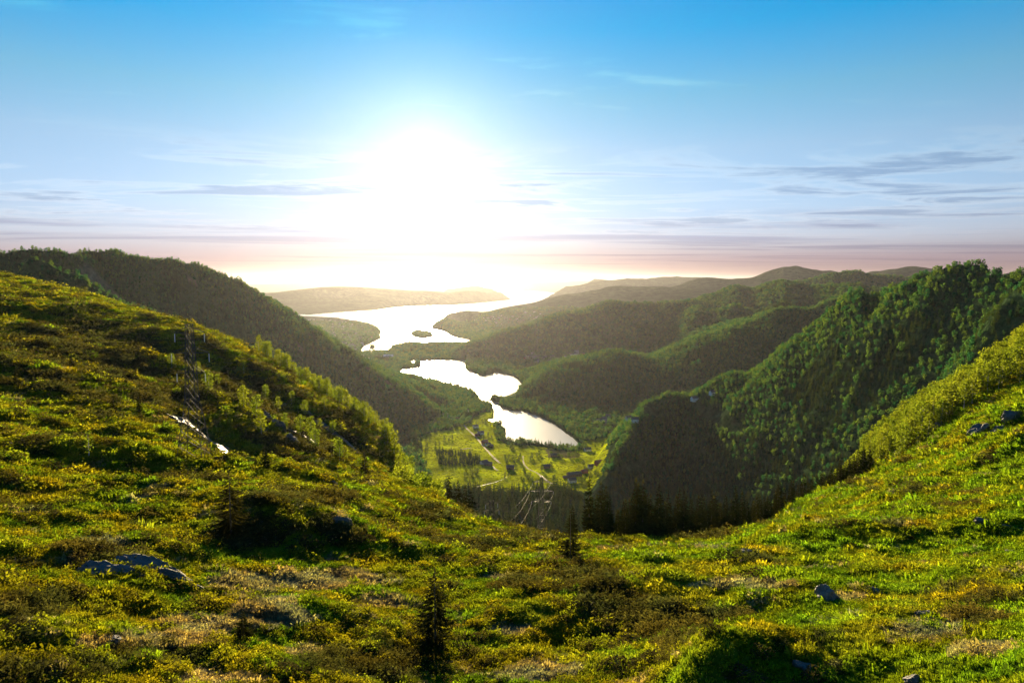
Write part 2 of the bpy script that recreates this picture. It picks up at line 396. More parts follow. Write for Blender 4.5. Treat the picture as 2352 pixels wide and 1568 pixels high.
# ------------------------------------------------------------------ mountains: crest lines (u, v, distance), foot slope
RIDGES = [
    ("left_mountain", 0.62, [(-900, 500, 1250), (-300, 548, 1200), (0, 578, 1200), (90, 590, 1210), (170, 596, 1240), (200, 590, 1290), (280, 588, 1350), (370, 596, 1400), (450, 616, 1450), (560, 655, 1540), (640, 705, 1620), (700, 752, 1660), (760, 808, 1680), (830, 868, 1660), (900, 925, 1580), (945, 985, 1430), (962, 1035, 1290)]),
    ("left_mountain", 0.55, [(90, 600, 900), (170, 650, 900), (250, 690, 920), (330, 720, 960)]),
    ("left_mountain", 0.30, [(780, 806, 1950), (850, 850, 2050), (925, 884, 2000), (1000, 915, 1850), (1020, 965, 1560)]),
    ("right_mountain", 1.25, [(1405, 1100, 985), (1425, 1020, 1090), (1455, 965, 1180), (1492, 918, 1280), (1535, 905, 1300), (1580, 912, 1310), (1618, 932, 1310)]),
    ("right_mountain", 0.98, [(1625, 932, 1310), (1648, 890, 1310), (1670, 868, 1300), (1740, 850, 1270), (1862, 800, 1205), (1878, 762, 1195), (1905, 735, 1180), (1960, 700, 1140), (2040, 665, 1080), (2100, 647, 1030), (2200, 645, 960), (2352, 635, 880), (2700, 600, 800), (3300, 560, 760)]),
    ("right_mountain", 0.95, [(1880, 778, 1190), (1930, 850, 1100), (1985, 930, 1010), (2040, 1000, 930)]),
    ("right_mountain", 0.95, [(1662, 886, 1295), (1700, 940, 1190), (1750, 1000, 1100), (1800, 1060, 1020)]),
    ("right_mountain", 0.95, [(2110, 660, 1015), (2165, 760, 930), (2210, 850, 860)]),
    ("right_mountain", 0.95, [(1775, 852, 1250), (1830, 920, 1140), (1880, 990, 1050)]),
    ("right_mountain", 0.80, [(2266, 775, 760), (2302, 720, 730), (2352, 672, 710), (2450, 640, 690), (2800, 605, 670)]),
    ("lakeside_hill", 0.27, [(1225, 890, 1990), (1300, 862, 2080), (1360, 829, 2130), (1420, 810, 2150), (1480, 822, 2150), (1560, 834, 2120), (1650, 858, 2000), (1760, 872, 1850)]),
    ("lakeside_hill", 0.40, [(1780, 724, 2300), (1752, 742, 2250), (1712, 800, 2130), (1672, 845, 2020)]),
    ("wooded_hills", 0.36, [(1090, 803, 3000), (1140, 773, 3050), (1190, 755, 3100), (1260, 738, 3200), (1320, 720, 3250), (1400, 699, 3300), (1480, 694, 3300), (1560, 696, 3300), (1640, 704, 3400)]),
    ("wooded_hills", 0.50, [(1560, 745, 3700), (1600, 716, 3700), (1640, 690, 3700), (1700, 664, 3650), (1780, 658, 3500), (1850, 660, 3350), (1950, 668, 3150), (2100, 660, 2900)]),
    ("wooded_hills", 0.60, [(1700, 705, 2900), (1640, 718, 2950), (1560, 738, 3000), (1505, 778, 3000)]),
    ("wooded_hills", 0.70, [(1600, 712, 3050), (1590, 750, 2800), (1570, 800, 2550)]),
    ("wooded_hills", 0.60, [(1800, 708, 2500), (1720, 736, 2600), (1660, 748, 2650), (1615, 795, 2600)]),
    ("wooded_hills", 0.70, [(1720, 740, 2590), (1735, 790, 2350), (1740, 830, 2150)]),
    ("wooded_hills", 0.70, [(1420, 700, 3280), (1430, 740, 3000), (1430, 780, 2750)]),
    ("wooded_hills", 0.40, [(2050, 670, 2500), (1950, 694, 2400), (1850, 715, 2330), (1780, 724, 2300)]),
    ("wooded_hills", 0.32, [(1780, 668, 4400), (1840, 662, 4600), (1900, 637, 4700), (2000, 630, 4700), (2090, 637, 4600), (2200, 650, 4500)]),
    ("blue_mountains", 0.30, [(1540, 662, 7000), (1640, 640, 7000), (1700, 647, 7000), (1760, 632, 7200), (1800, 622, 7200), (1840, 616, 7200), (1880, 624, 7200), (1910, 634, 7200), (1960, 652, 7200)]),
    ("blue_mountains", 0.25, [(2000, 632, 8000), (2060, 620, 8000), (2090, 610, 8000), (2150, 624, 8000), (2200, 635, 8000), (2240, 631, 8000), (2352, 638, 8200), (2700, 620, 8500)]),
    ("coast_hills", 0.10, [(1060, 668, 15000), (1140, 658, 15000), (1200, 646, 14500), (1250, 638, 14500), (1290, 634, 14000), (1340, 638, 14000), (1400, 650, 13000), (1480, 655, 12000)]),
    ("coast_hills", 0.16, [(1340, 655, 10500), (1420, 644, 10500), (1470, 640, 11000), (1520, 641, 11000), (1560, 633, 11500), (1600, 640, 11000), (1680, 640, 11000)]),
    ("coast_hills", 0.16, [(1160, 722, 5100), (1226, 704, 5300), (1300, 686, 5600), (1378, 666, 5900), (1440, 657, 6000), (1500, 656, 6000), (1560, 664, 5900), (1640, 690, 5500)]),
    ("coast_hills", 0.09, [(1030, 724, 5600), (1068, 714, 5500), (1110, 718, 5450), (1170, 718, 5300)]),
    ("coast_hills", 0.10, [(1000, 750, 4750), (1018, 744, 4800), (1050, 752, 4650), (1100, 762, 4450), (1180, 765, 4200)]),
    ("coast_hills", 0.08, [(660, 726, 5600), (730, 738, 5200), (790, 752, 4850), (840, 770, 4500)]),
    ("coast_hills", 0.12, [(925, 806, 3200), (960, 793, 3300), (1010, 790, 3330), (1080, 793, 3300), (1110, 800, 3200)]),
    ("coast_hills", 0.12, [(480, 680, 8800), (560, 674, 9000), (640, 672, 9200), (720, 666, 9500), (770, 658, 10200), (830, 660, 10400), (900, 664, 10400), (960, 667, 10400)]),
    ("coast_hills", 0.12, [(950, 680, 9300), (1000, 674, 9600), (1040, 676, 9800), (1075, 668, 11000), (1110, 674, 11500), (1160, 684, 12000)]),
    ("coast_hills", 0.06, [(480, 655, 24000), (600, 652, 25000), (700, 650, 26000), (800, 648, 27000), (900, 650, 27000)]),
    ("coast_hills", 0.08, [(1120, 655, 24000), (1250, 648, 25000), (1500, 642, 27000), (1900, 640, 27000), (2300, 636, 24000), (2700, 625, 22000)]),
]
RW = [(nm, sl, np.array([at(*p) for p in pts])) for nm, sl, pts in RIDGES]
REGIONS = ["near_hillside", "valley_floor", "left_mountain", "right_mountain", "lakeside_hill", "wooded_hills", "blue_mountains", "coast_hills"]

def one_ridge(x, y, pts, slope, cap=0.45):
    best = np.full(x.shape, -50.0)
    for i in range(len(pts) - 1):
        a, b = pts[i], pts[i + 1]
        dx, dy = b[0] - a[0], b[1] - a[1]
        L2 = dx * dx + dy * dy + 1e-9
        t = np.clip(((x - a[0]) * dx + (y - a[1]) * dy) / L2, 0, 1)
        dist = np.hypot(x - a[0] - t * dx, y - a[1] - t * dy)
        zr = np.maximum(a[2] + (b[2] - a[2]) * t, 3.0)
        w = np.minimum(zr / slope, cap * math.hypot(a[0], a[1]))
        q = np.clip(dist / w, 0, 1.6)
        q = np.sqrt(q * q + 0.0036) - 0.06
        prof = np.where(q < 1, (1 - q) * (1 + 0.28 * q) , -(q - 1) * 0.5)
        best = np.maximum(best, zr * prof)
    return best

def far_terrain(x, y):
    """height and region of everything beyond the near hillside"""
    s = shore(x, y)
    d = np.hypot(x, y)
    base = 1.2 + np.clip(s, 0, 400) * 0.035 + 2.0 * fbm(x / 160, y / 160, 3, 5) * sstep(10, 120, s)
    h = base.copy()
    reg = np.full(x.shape, 1, int)
    wob = np.clip(d / 2500, 0.5, 3)
    wx = x + 40 * wob * noise(x / (300 * wob), y / (300 * wob), 61)
    wy = y + 40 * wob * noise(x / (300 * wob), y / (300 * wob), 62)
    for nm, sl, pts in RW:
        r = one_ridge(wx * 0.6 + x * 0.4, wy * 0.6 + y * 0.4, pts, sl, 0.45 if nm == 'lakeside_hill' else 0.17)
        up = r > h + 0.5
        reg = np.where(up, REGIONS.index(nm), reg)
        h = smax(r, h, np.clip(6 * wob, 4, 30))
    rel = np.clip(h - base, 0, 400)
    sc = np.clip(d / 1300, 0.8, 6)
    crag = ridged(x / (190 * sc), y / (190 * sc), 4, 201) * 0.55 + fbm(x / (70 * sc), y / (70 * sc), 3, 231) * 0.35
    h = h + (crag - 0.2) * (rel * np.where(d < 900, 0.1, np.where(x < -150, 0.10, np.where(d > 2300, 0.28, 0.19)))) * sstep(4, 60, rel)
    h = np.minimum(h, 1.2 + np.maximum(s, 0) * 0.75)
    h = np.where(s < 0, -0.5 + np.maximum(s * 0.12, -12), h)
    return h, reg, s

def terrain(x, y, want_region=False):
    x = np.atleast_1d(np.asarray(x, float)); y = np.atleast_1d(np.asarray(y, float))
    d = np.hypot(x, y)
    h = np.full(x.shape, -1e3); reg = np.zeros(x.shape, int); s = np.full(x.shape, 500.0)
    m = d > 380
    ahead = m & (y > 0)
    if ahead.any():
        hh, rr, ss = far_terrain(x[ahead], y[ahead])
        h[ahead], reg[ahead], s[ahead] = hh, rr, ss
    behind = m & ~ahead
    h[behind] = 200.0 * sstep(2500, 300, d[behind]) - 30 * sstep(2500, 9000, d[behind]) + 60 * fbm(x[behind] / 400, y[behind] / 400, 3, 8)
    reg[behind] = 0
    n = d < 1000
    if n.any():
        hn = near_height(x[n], y[n]) - 600 * sstep(800, 1000, d[n])
        hf = h[n]
        isn = hn > hf
        h[n] = np.where(hf > -500, smax(hn, np.maximum(hf, -500), 5.0), hn)
        reg[n] = np.where(isn, 0, reg[n])
    if want_region:
        return h, reg, s
    return h

def sight(u, v, dmin=25.0, dmax=12000.0):
    """the ground point that is seen at (u, v)"""
    r = ray(u, v)
    hl = math.hypot(r[0], r[1])
    ds = np.exp(np.arange(math.log(dmin), math.log(dmax), 0.006))
    X, Y, Z = r[0] / hl * ds, r[1] / hl * ds, CAM_Z + r[2] / hl * ds
    hit = np.nonzero(terrain(X, Y) > Z)[0]
    if len(hit) == 0:
        return None
    i = hit[0]
    if i == 0:
        return np.array([X[0], Y[0], terrain(X[:1], Y[:1])[0]])
    lo, hi = ds[i - 1], ds[i]
    d2 = np.linspace(lo, hi, 24)
    X, Y, Z = r[0] / hl * d2, r[1] / hl * d2, CAM_Z + r[2] / hl * d2
    T = terrain(X, Y)
    j = np.nonzero(T > Z)[0]
    j = j[0] if len(j) else 23
    return np.array([X[j], Y[j], T[j]])

# ------------------------------------------------------------------ the terrain sheet, finer where it is seen from near
def ring_radii():
    r = [5.0]
    while r[-1] < 24: r.append(r[-1] * 1.06)
    while r[-1] < 130: r.append(r[-1] * (1 + STEP * 0.85))
    while r[-1] < 4000: r.append(r[-1] * (1 + STEP))
    while r[-1] < 42000: r.append(r[-1] * (1 + STEP * 2.4))
    return np.array(r)

STEP = 0.0095
AZ_STEP = math.radians(0.125)
RAD = ring_radii()
_dense = np.arange(-math.radians(54), math.radians(54), AZ_STEP)
_rest = np.arange(math.radians(54), math.radians(306), math.radians(2.5))
AZ = np.concatenate([_dense, _rest])
NR, NA, ND = len(RAD), len(AZ), len(_dense)
_R, _A = np.meshgrid(RAD, AZ, indexing="ij")
GX, GY = _R * np.sin(_A), _R * np.cos(_A)
GZ, GREG, GS = [q.reshape(NR, NA) for q in terrain(GX.ravel(), GY.ravel(), True)]
LRAD = np.log(RAD)

def ground(x, y, grid=None):
    """height of the built terrain sheet (inside the finely built sector)"""
    g = GZ if grid is None else grid
    x = np.asarray(x, float); y = np.asarray(y, float)
    ld = np.log(np.maximum(np.hypot(x, y), 5.01))
    fi = np.interp(ld, LRAD, np.arange(NR))
    fa = (np.arctan2(x, y) - _dense[0]) / AZ_STEP
    i = np.clip(fi.astype(int), 0, NR - 2); j = np.clip(fa.astype(int), 0, ND - 2)
    a = np.clip(fi - i, 0, 1); b = np.clip(fa - j, 0, 1)
    return (g[i, j] * (1 - a) * (1 - b) + g[i + 1, j] * a * (1 - b) + g[i, j + 1] * (1 - a) * b + g[i + 1, j + 1] * a * b)

_ds = np.exp(np.arange(math.log(25), math.log(20000), 0.005))
def sight(u, v, dmin=25.0):
    """the ground point sighted at (u, v), or None"""
    r = ray(u, v)
    hl = math.hypot(r[0], r[1])
    ds = _ds[_ds >= dmin]
    T = ground(r[0] / hl * ds, r[1] / hl * ds)
    hit = np.nonzero(T > CAM_Z + r[2] / hl * ds)[0]
    if len(hit) == 0:
        return None
    i = max(hit[0], 1)
    d2 = np.linspace(ds[i - 1], ds[i], 12)
    T = ground(r[0] / hl * d2, r[1] / hl * d2)
    j = np.nonzero(T > CAM_Z + r[2] / hl * d2)[0]
    j = j[0] if len(j) else 11
    return np.array([r[0] / hl * d2[j], r[1] / hl * d2[j], T[j]])

GU, GV = project(GX, GY, GZ)

def in_poly(poly, x, y):
    inside = np.zeros(np.shape(x), bool)
    n = len(poly)
    for i in range(n):
        x1, y1 = poly[i]; x2, y2 = poly[(i + 1) % n]
        if y1 != y2:
            inside ^= ((y1 > y) != (y2 > y)) & (x < (x2 - x1) * (y - y1) / (y2 - y1) + x1)
    return inside

# fields in the valley floor (ground outline, sighted), and woods between them
Z3 = lambda pts: [((1000 + a * 700 / 2352) * 0.91875, (1000 + b * 700 / 2352) * 0.91875) for a, b in pts]
LVL = lambda pts, z=10.0: np.array([on_level(u, v, z) for u, v in pts])
FIELD_AREA = LVL([(968, 1052), (968, 1000), (1010, 985), (1060, 975), (1100, 945), (1135, 930), (1140, 1000), (1160, 1012), (1330, 1030), (1350, 1005), (1420, 985),
                  (1450, 985), (1400, 1040), (1390, 1075), (1440, 1080), (1400, 1110), (1370, 1135), (1230, 1128), (1080, 1135), (985, 1125)])
REEDS = LVL(Z3([(1215, 375), (1480, 398), (1530, 440), (1480, 465), (1250, 460), (1235, 420)]))

def in_field(x, y):
    return in_poly(FIELD_AREA, x + 22 * fbm(x / 45, y / 45, 3, 871), y + 26 * fbm(x / 45, y / 45, 3, 881))

def ell(x, y, u, v, ru, rv):
    """a patch on the near hillside given by its centre and half sizes as sighted"""
    return np.exp(-(((x - u) / ru) ** 2 + ((y - v) / rv) ** 2) ** 2)

STRAW = [(650, 1340, 170, 30), (820, 1330, 130, 28), (430, 1440, 150, 26), (620, 1420, 120, 30), (860, 1385, 90, 22), (330, 1475, 150, 20), (700, 1500, 60, 16), (480, 1560, 120, 14),
         (1700, 1345, 160, 14), (1950, 1375, 60, 10), (2130, 1455, 130, 28), (2260, 1490, 70, 20), (1180, 1450, 70, 18), (1260, 1545, 90, 22), (1770, 1335, 90, 10),
         (1400, 1262, 60, 8), (2050, 1260, 60, 8), (1150, 1330, 60, 10), (250, 1250, 80, 10), (130, 1290, 70, 14), (1620, 1260, 50, 8)]
HEATH = [(1850, 1515, 190, 55), (150, 830, 330, 90), (420, 900, 200, 70), (250, 1530, 420, 60), (1150, 1130, 130, 25), (1100, 1240, 160, 30), (1350, 1200, 90, 16), (700, 1150, 220, 20), (640, 1230, 230, 45), (1000, 1180, 120, 20), (1300, 1330, 160, 35), (1430, 1400, 110, 40),
         (1750, 1285, 80, 16), (1560, 1500, 110, 70), (700, 1540, 240, 40), (1650, 1420, 120, 20), (1500, 1220, 110, 10), (350, 1080, 140, 24), (1600, 1235, 90, 10), (2250, 1430, 110, 16),
         (150, 1530, 190, 40), (560, 900, 120, 70), (700, 1000, 150, 60), (1760, 1530, 120, 50), (60, 1400, 90, 30)]

def near_cover(x, y):
    """shares of green grass, straw, heath and leafy cushions on the near hillside"""
    z = ground(x, y)
    u, v = project(x, y, z)
    st = np.zeros(np.shape(x)); he = np.zeros(np.shape(x))
    for e in STRAW: st = np.maximum(st, ell(u, v, *e))
    for e in HEATH: he = np.maximum(he, ell(u, v, *e))
    n1 = fbm(x / 9, y / 7, 3, 301); n2 = fbm(x / 5, y / 4, 3, 331); n3 = fbm(x / 14, y / 10, 3, 361)
    st = np.clip(sstep(0.18, 0.55, st * 0.75 + n1 * 0.75) + sstep(0.42, 0.6, n2) * 0.6, 0, 1)
    right = sstep(1300, 1700, u)
    he = np.clip(sstep(0.3, 0.6, he * 0.50 + n3 * 0.8 + 0.04 * (1 - right)), 0, 1) * (1 - 0.8 * st)
    leaf = sstep(0.0, 0.35, n2 + 0.02 - 0.5 * right + 0.25 * sstep(1350, 1560, v) * (1 - right)) * (1 - st) * (1 - 0.6 * he)
    grass = np.clip(1 - st - he - leaf, 0, 1)
    return grass, st, he, leaf, u, v

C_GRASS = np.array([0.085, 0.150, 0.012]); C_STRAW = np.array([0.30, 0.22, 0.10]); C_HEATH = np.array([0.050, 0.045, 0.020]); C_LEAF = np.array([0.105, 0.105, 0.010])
C_FLOOR = np.array([0.035, 0.065, 0.025]); C_FIELD = np.array([0.29, 0.36, 0.010]); C_REED = np.array([0.17, 0.15, 0.05]); C_FAR = np.array([0.035, 0.050, 0.022])
C_ROCK = np.array([0.16, 0.15, 0.14])

def terrain_colours():
    c = np.zeros((NR, NA, 3))
    c[:] = C_FLOOR
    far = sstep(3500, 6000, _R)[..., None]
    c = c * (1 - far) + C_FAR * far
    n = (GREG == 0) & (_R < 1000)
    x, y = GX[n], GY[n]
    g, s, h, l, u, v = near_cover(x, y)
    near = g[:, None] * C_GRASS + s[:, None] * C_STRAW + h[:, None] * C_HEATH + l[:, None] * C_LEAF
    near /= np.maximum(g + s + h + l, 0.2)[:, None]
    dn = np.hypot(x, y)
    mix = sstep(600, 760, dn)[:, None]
    c[n] = near * 0.5 * (1 - mix) + C_FLOOR * mix  # dark soil and thatch, with the shade between tussocks put into the colour
    bare = (GREG == 2) & (fbm(GX / 90, GY / 90, 3, 601) > 0.5)
    c = np.where(bare[..., None], np.array([0.13, 0.115, 0.075]), c)
    f = in_field(GX, GY) & ((GREG == 1) | (GZ < 45)) & (_R > 700)
    t = (0.8 + 0.6 * fbm(GX / 60, GY / 60, 2, 401))[..., None]
    dry = sstep(0.1, 0.4, fbm(GX / 45, GY / 45, 2, 411))[..., None] * 0.5
    fc = (C_FIELD * (1 - dry) + np.array([0.17, 0.19, 0.04]) * dry) * t
    c = np.where(f[..., None], fc, c)
    rd = in_poly(REEDS, GX, GY) & (_R > 700)
    c = np.where(rd[..., None], C_REED, c)
    return c

GCOL = terrain_colours()

# ------------------------------------------------------------------ materials
def new_mat(name):
    m = bpy.data.materials.new(name)
    m.use_nodes = True
    nt = m.node_tree
    nt.nodes.clear()
    out = nt.nodes.new("ShaderNodeOutputMaterial")
    return m, nt, out

def nd(nt, typ, **kw):
    n = nt.nodes.new(typ)
    for k, v in kw.items():
        if k.startswith("i_"):
            n.inputs[k[2:].replace("_", " ")].default_value = v
        else:
            setattr(n, k, v)
    return n

def mat_terrain(name, scale, bump, translucent=0.0):
    m, nt, out = new_mat(name)
    L = nt.links
    att = nd(nt, "ShaderNodeAttribute", attribute_name="albedo")
    tc = nd(nt, "ShaderNodeTexCoord")
    n1 = nd(nt, "ShaderNodeTexNoise"); n1.inputs["Scale"].default_value = scale; n1.inputs["Detail"].default_value = 6; n1.inputs["Roughness"].default_value = 0.65
    L.new(tc.outputs["Object"], n1.inputs["Vector"])
    n2 = nd(nt, "ShaderNodeTexNoise"); n2.inputs["Scale"].default_value = scale * 0.17; n2.inputs["Detail"].default_value = 4
    L.new(tc.outputs["Object"], n2.inputs["Vector"])
    mr = nd(nt, "ShaderNodeMapRange"); mr.inputs["From Min"].default_value = 0.3; mr.inputs["From Max"].default_value = 0.7; mr.inputs["To Min"].default_value = 0.45; mr.inputs["To Max"].default_value = 1.55
    L.new(n1.outputs["Fac"], mr.inputs["Value"])
    mr2 = nd(nt, "ShaderNodeMapRange"); mr2.inputs["From Min"].default_value = 0.3; mr2.inputs["From Max"].default_value = 0.7; mr2.inputs["To Min"].default_value = 0.7; mr2.inputs["To Max"].default_value = 1.3
    L.new(n2.outputs["Fac"], mr2.inputs["Value"])
    mu = nd(nt, "ShaderNodeMath", operation='MULTIPLY')
    L.new(mr.outputs[0], mu.inputs[0]); L.new(mr2.outputs[0], mu.inputs[1])
    sc = nd(nt, "ShaderNodeVectorMath", operation='SCALE')
    L.new(att.outputs["Color"], sc.inputs[0]); L.new(mu.outputs[0], sc.inputs["Scale"])
    bp = nd(nt, "ShaderNodeBump"); bp.inputs["Strength"].default_value = 1.0; bp.inputs["Distance"].default_value = bump
    L.new(n1.outputs["Fac"], bp.inputs["Height"])
    df = nd(nt, "ShaderNodeBsdfDiffuse"); df.inputs["Roughness"].default_value = 0.6
    L.new(sc.outputs[0], df.inputs["Color"]); L.new(bp.outputs[0], df.inputs["Normal"])
    L.new(df.outputs[0], out.inputs[0])
    return m

M_NEAR = mat_terrain("heath_ground", 1.6, 0.35)
M_WOODFLOOR = mat_terrain("wood_floor", 0.09, 6.0)
M_FIELD = mat_terrain("pasture", 0.05, 0.8)
M_FARHILL = mat_terrain("far_hill", 0.02, 30.0)

def mesh_from(name, co, faces, mats, smooth=True):
    me = bpy.data.meshes.new(name)
    co = np.asarray(co, np.float32); faces = np.asarray(faces, np.int32)
    k = faces.shape[1]
    me.vertices.add(len(co)); me.vertices.foreach_set("co", co.ravel())
    me.loops.add(faces.size); me.loops.foreach_set("vertex_index", faces.ravel())
    me.polygons.add(len(faces))
    me.polygons.foreach_set("loop_start", np.arange(0, faces.size, k, dtype=np.int32))
    me.polygons.foreach_set("loop_total", np.full(len(faces), k, np.int32))
    me.polygons.foreach_set("use_smooth", np.full(len(faces), smooth))
    for m in (mats if isinstance(mats, (list, tuple)) else [mats]):
        me.materials.append(m)
    me.update(calc_edges=True)
    return me

def link(name, data, parent=None, **props):
    o = bpy.data.objects.new(name, data)
    COL.objects.link(o)
    if parent is not None:
        o.parent = parent
    for k, v in props.items():
        o[k] = v
    return o

def build_terrain():
    idx = np.arange(NR * NA).reshape(NR, NA)
    nxt = np.roll(idx, -1, axis=1)
    q = np.stack([idx[:-1], nxt[:-1], nxt[1:], idx[1:]], -1).reshape(-1, 4)[:, ::-1]
    reg = np.max(np.stack([GREG[:-1], np.roll(GREG, -1, 1)[:-1], GREG[1:], np.roll(GREG, -1, 1)[1:]]), 0).ravel()
    co = np.stack([GX, GY, GZ], -1).reshape(-1, 3)
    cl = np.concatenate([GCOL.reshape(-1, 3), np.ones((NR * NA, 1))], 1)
    mats = {"near_hillside": M_NEAR, "valley_floor": M_FIELD, "blue_mountains": M_FARHILL, "coast_hills": M_FARHILL}
    for k, nm in enumerate(REGIONS):
        f = q[reg == k]
        if len(f) == 0:
            continue
        used, inv = np.unique(f, return_inverse=True)
        c2, col2 = co[used], cl[used]
        f2 = inv.reshape(-1, 4)
        if k == 0:                                  # the ground right below the viewpoint closes the sheet
            inner = np.searchsorted(used, idx[0])
            c2 = np.vstack([c2, [[0, 0, float(GZ[0].mean())]]]); col2 = np.vstack([col2, col2[:1]])
            cen = len(c2) - 1
            fan = np.stack([inner, np.full(NA, cen), np.full(NA, cen), np.roll(inner, -1)], -1)
            tri = np.stack([np.roll(inner, -1), inner, np.full(NA, cen)], -1)
            me0 = mesh_from("summit_ground", np.vstack([c2[inner], c2[cen:cen + 1]]), np.stack([np.roll(np.arange(NA), -1), np.arange(NA), np.full(NA, NA)], -1)[:, [0, 2, 1]], M_NEAR)
            a0 = me0.color_attributes.new("albedo", 'FLOAT_COLOR', 'POINT')
            a0.data.foreach_set("color", np.tile(np.append(C_GRASS, 1.0), NA + 1).astype(np.float32))
            link("summit_ground", me0, kind="structure")
            c2, col2 = c2[:-1], col2[:-1]
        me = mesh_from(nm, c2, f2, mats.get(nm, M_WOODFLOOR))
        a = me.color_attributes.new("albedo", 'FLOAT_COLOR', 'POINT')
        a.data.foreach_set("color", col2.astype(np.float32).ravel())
        link(nm, me, kind="structure")

build_terrain()

# ------------------------------------------------------------------ water
def mat_water(name, wave, rough, strength):
    m, nt, out = new_mat(name)
    L = nt.links
    tc = nd(nt, "ShaderNodeTexCoord")
    n1 = nd(nt, "ShaderNodeTexNoise"); n1.inputs["Scale"].default_value = wave; n1.inputs["Detail"].default_value = 4
    L.new(tc.outputs["Object"], n1.inputs["Vector"])
    bp = nd(nt, "ShaderNodeBump"); bp.inputs["Strength"].default_value = strength; bp.inputs["Distance"].default_value = 0.3 / wave * 0.2
    L.new(n1.outputs["Fac"], bp.inputs["Height"])
    p = nd(nt, "ShaderNodeBsdfPrincipled")
    p.inputs["Base Color"].default_value = (0.02, 0.035, 0.045, 1)
    p.inputs["Roughness"].default_value = rough
    p.inputs["IOR"].default_value = 1.5
    L.new(bp.outputs[0], p.inputs["Normal"])
    L.new(p.outputs[0], out.inputs[0])
    return m

def sheet(name, x0, x1, y0, y1, mat):
    me = mesh_from(name, [(x0, y0, 0), (x1, y0, 0), (x1, y1, 0), (x0, y1, 0)], [(0, 1, 2, 3)], mat, False)
    return link(name, me, kind="structure")

sheet("lake", -1200, 1400, 1000, 3000, mat_water("lake_water", 0.25, 0.32, 0.25))
sheet("fjord", -43000, 43000, 3000, 43000, mat_water("fjord_water", 0.05, 0.28, 0.35))

# ------------------------------------------------------------------ haze
def build_haze():
    m, nt, out = new_mat("haze_air")
    p = nd(nt, "ShaderNodeVolumePrincipled")
    p.inputs["Color"].default_value = (1.0, 0.57, 0.20, 1)
    p.inputs["Density"].default_value = HAZE
    p.inputs["Anisotropy"].default_value = HAZE_G
    q = nd(nt, "ShaderNodeVolumePrincipled")            # the air itself: scatters blue light all round
    q.inputs["Color"].default_value = (0.08, 0.50, 1.0, 1)
    q.inputs["Density"].default_value = AIR
    q.inputs["Anisotropy"].default_value = 0.0
    add = nd(nt, "ShaderNodeAddShader")
    nt.links.new(p.outputs[0], add.inputs[0]); nt.links.new(q.outputs[0], add.inputs[1])
    nt.links.new(add.outputs[0], out.inputs["Volume"])
    lo, hi = float(GZ.min()) - 2.0, max(float(GZ.max()), CAM_Z) + 40.0
    b = 44000.0
    co = [(sx * b, sy * b, z) for z in (lo, hi) for sx, sy in ((-1, -1), (1, -1), (1, 1), (-1, 1))]
    f = [(3, 2, 1, 0), (4, 5, 6, 7), (0, 1, 5, 4), (1, 2, 6, 5), (2, 3, 7, 6), (3, 0, 4, 7)]
    link("haze", mesh_from("haze", co, f, m, False), kind="stuff", label="pale evening haze filling the air over the valley", category="haze")

HAZE, HAZE_G, AIR = 6.8e-6, 0.75, 7.5e-6
build_haze()

# ------------------------------------------------------------------ plant materials
def mat_leaf(name, ca, cb, transl=0.5, attr=None, warm=(1.1, 1.08, 0.45)):
    """thin leaves: light is partly reflected, partly let through"""
    m, nt, out = new_mat(name)
    L = nt.links
    if attr:
        a = nd(nt, "ShaderNodeAttribute", attribute_name=attr); a.attribute_type = 'INSTANCER'
        col = a.outputs["Color"]
    else:
        oi = nd(nt, "ShaderNodeObjectInfo")
        mx = nd(nt, "ShaderNodeMix"); mx.data_type = 'RGBA'
        mx.inputs["A"].default_value = (*ca, 1); mx.inputs["B"].default_value = (*cb, 1)
        L.new(oi.outputs["Random"], mx.inputs["Factor"])
        col = mx.outputs["Result"]
    geo = nd(nt, "ShaderNodeNewGeometry")
    mr = nd(nt, "ShaderNodeMapRange"); mr.inputs["To Min"].default_value = 0.6; mr.inputs["To Max"].default_value = 1.4
    L.new(geo.outputs["Random Per Island"], mr.inputs["Value"])
    sc = nd(nt, "ShaderNodeVectorMath", operation='SCALE')
    L.new(col, sc.inputs[0]); L.new(mr.outputs[0], sc.inputs["Scale"])
    d = nd(nt, "ShaderNodeBsdfDiffuse")
    L.new(sc.outputs[0], d.inputs["Color"])
    vm = nd(nt, "ShaderNodeVectorMath", operation='MULTIPLY')
    vm.inputs[1].default_value = warm
    L.new(sc.outputs[0], vm.inputs[0])
    t = nd(nt, "ShaderNodeBsdfTranslucent")
    L.new(vm.outputs[0], t.inputs["Color"])
    ms = nd(nt, "ShaderNodeMixShader"); ms.inputs[0].default_value = transl
    L.new(d.outputs[0], ms.inputs[1]); L.new(t.outputs[0], ms.inputs[2])
    L.new(ms.outputs[0], out.inputs[0])
    return m

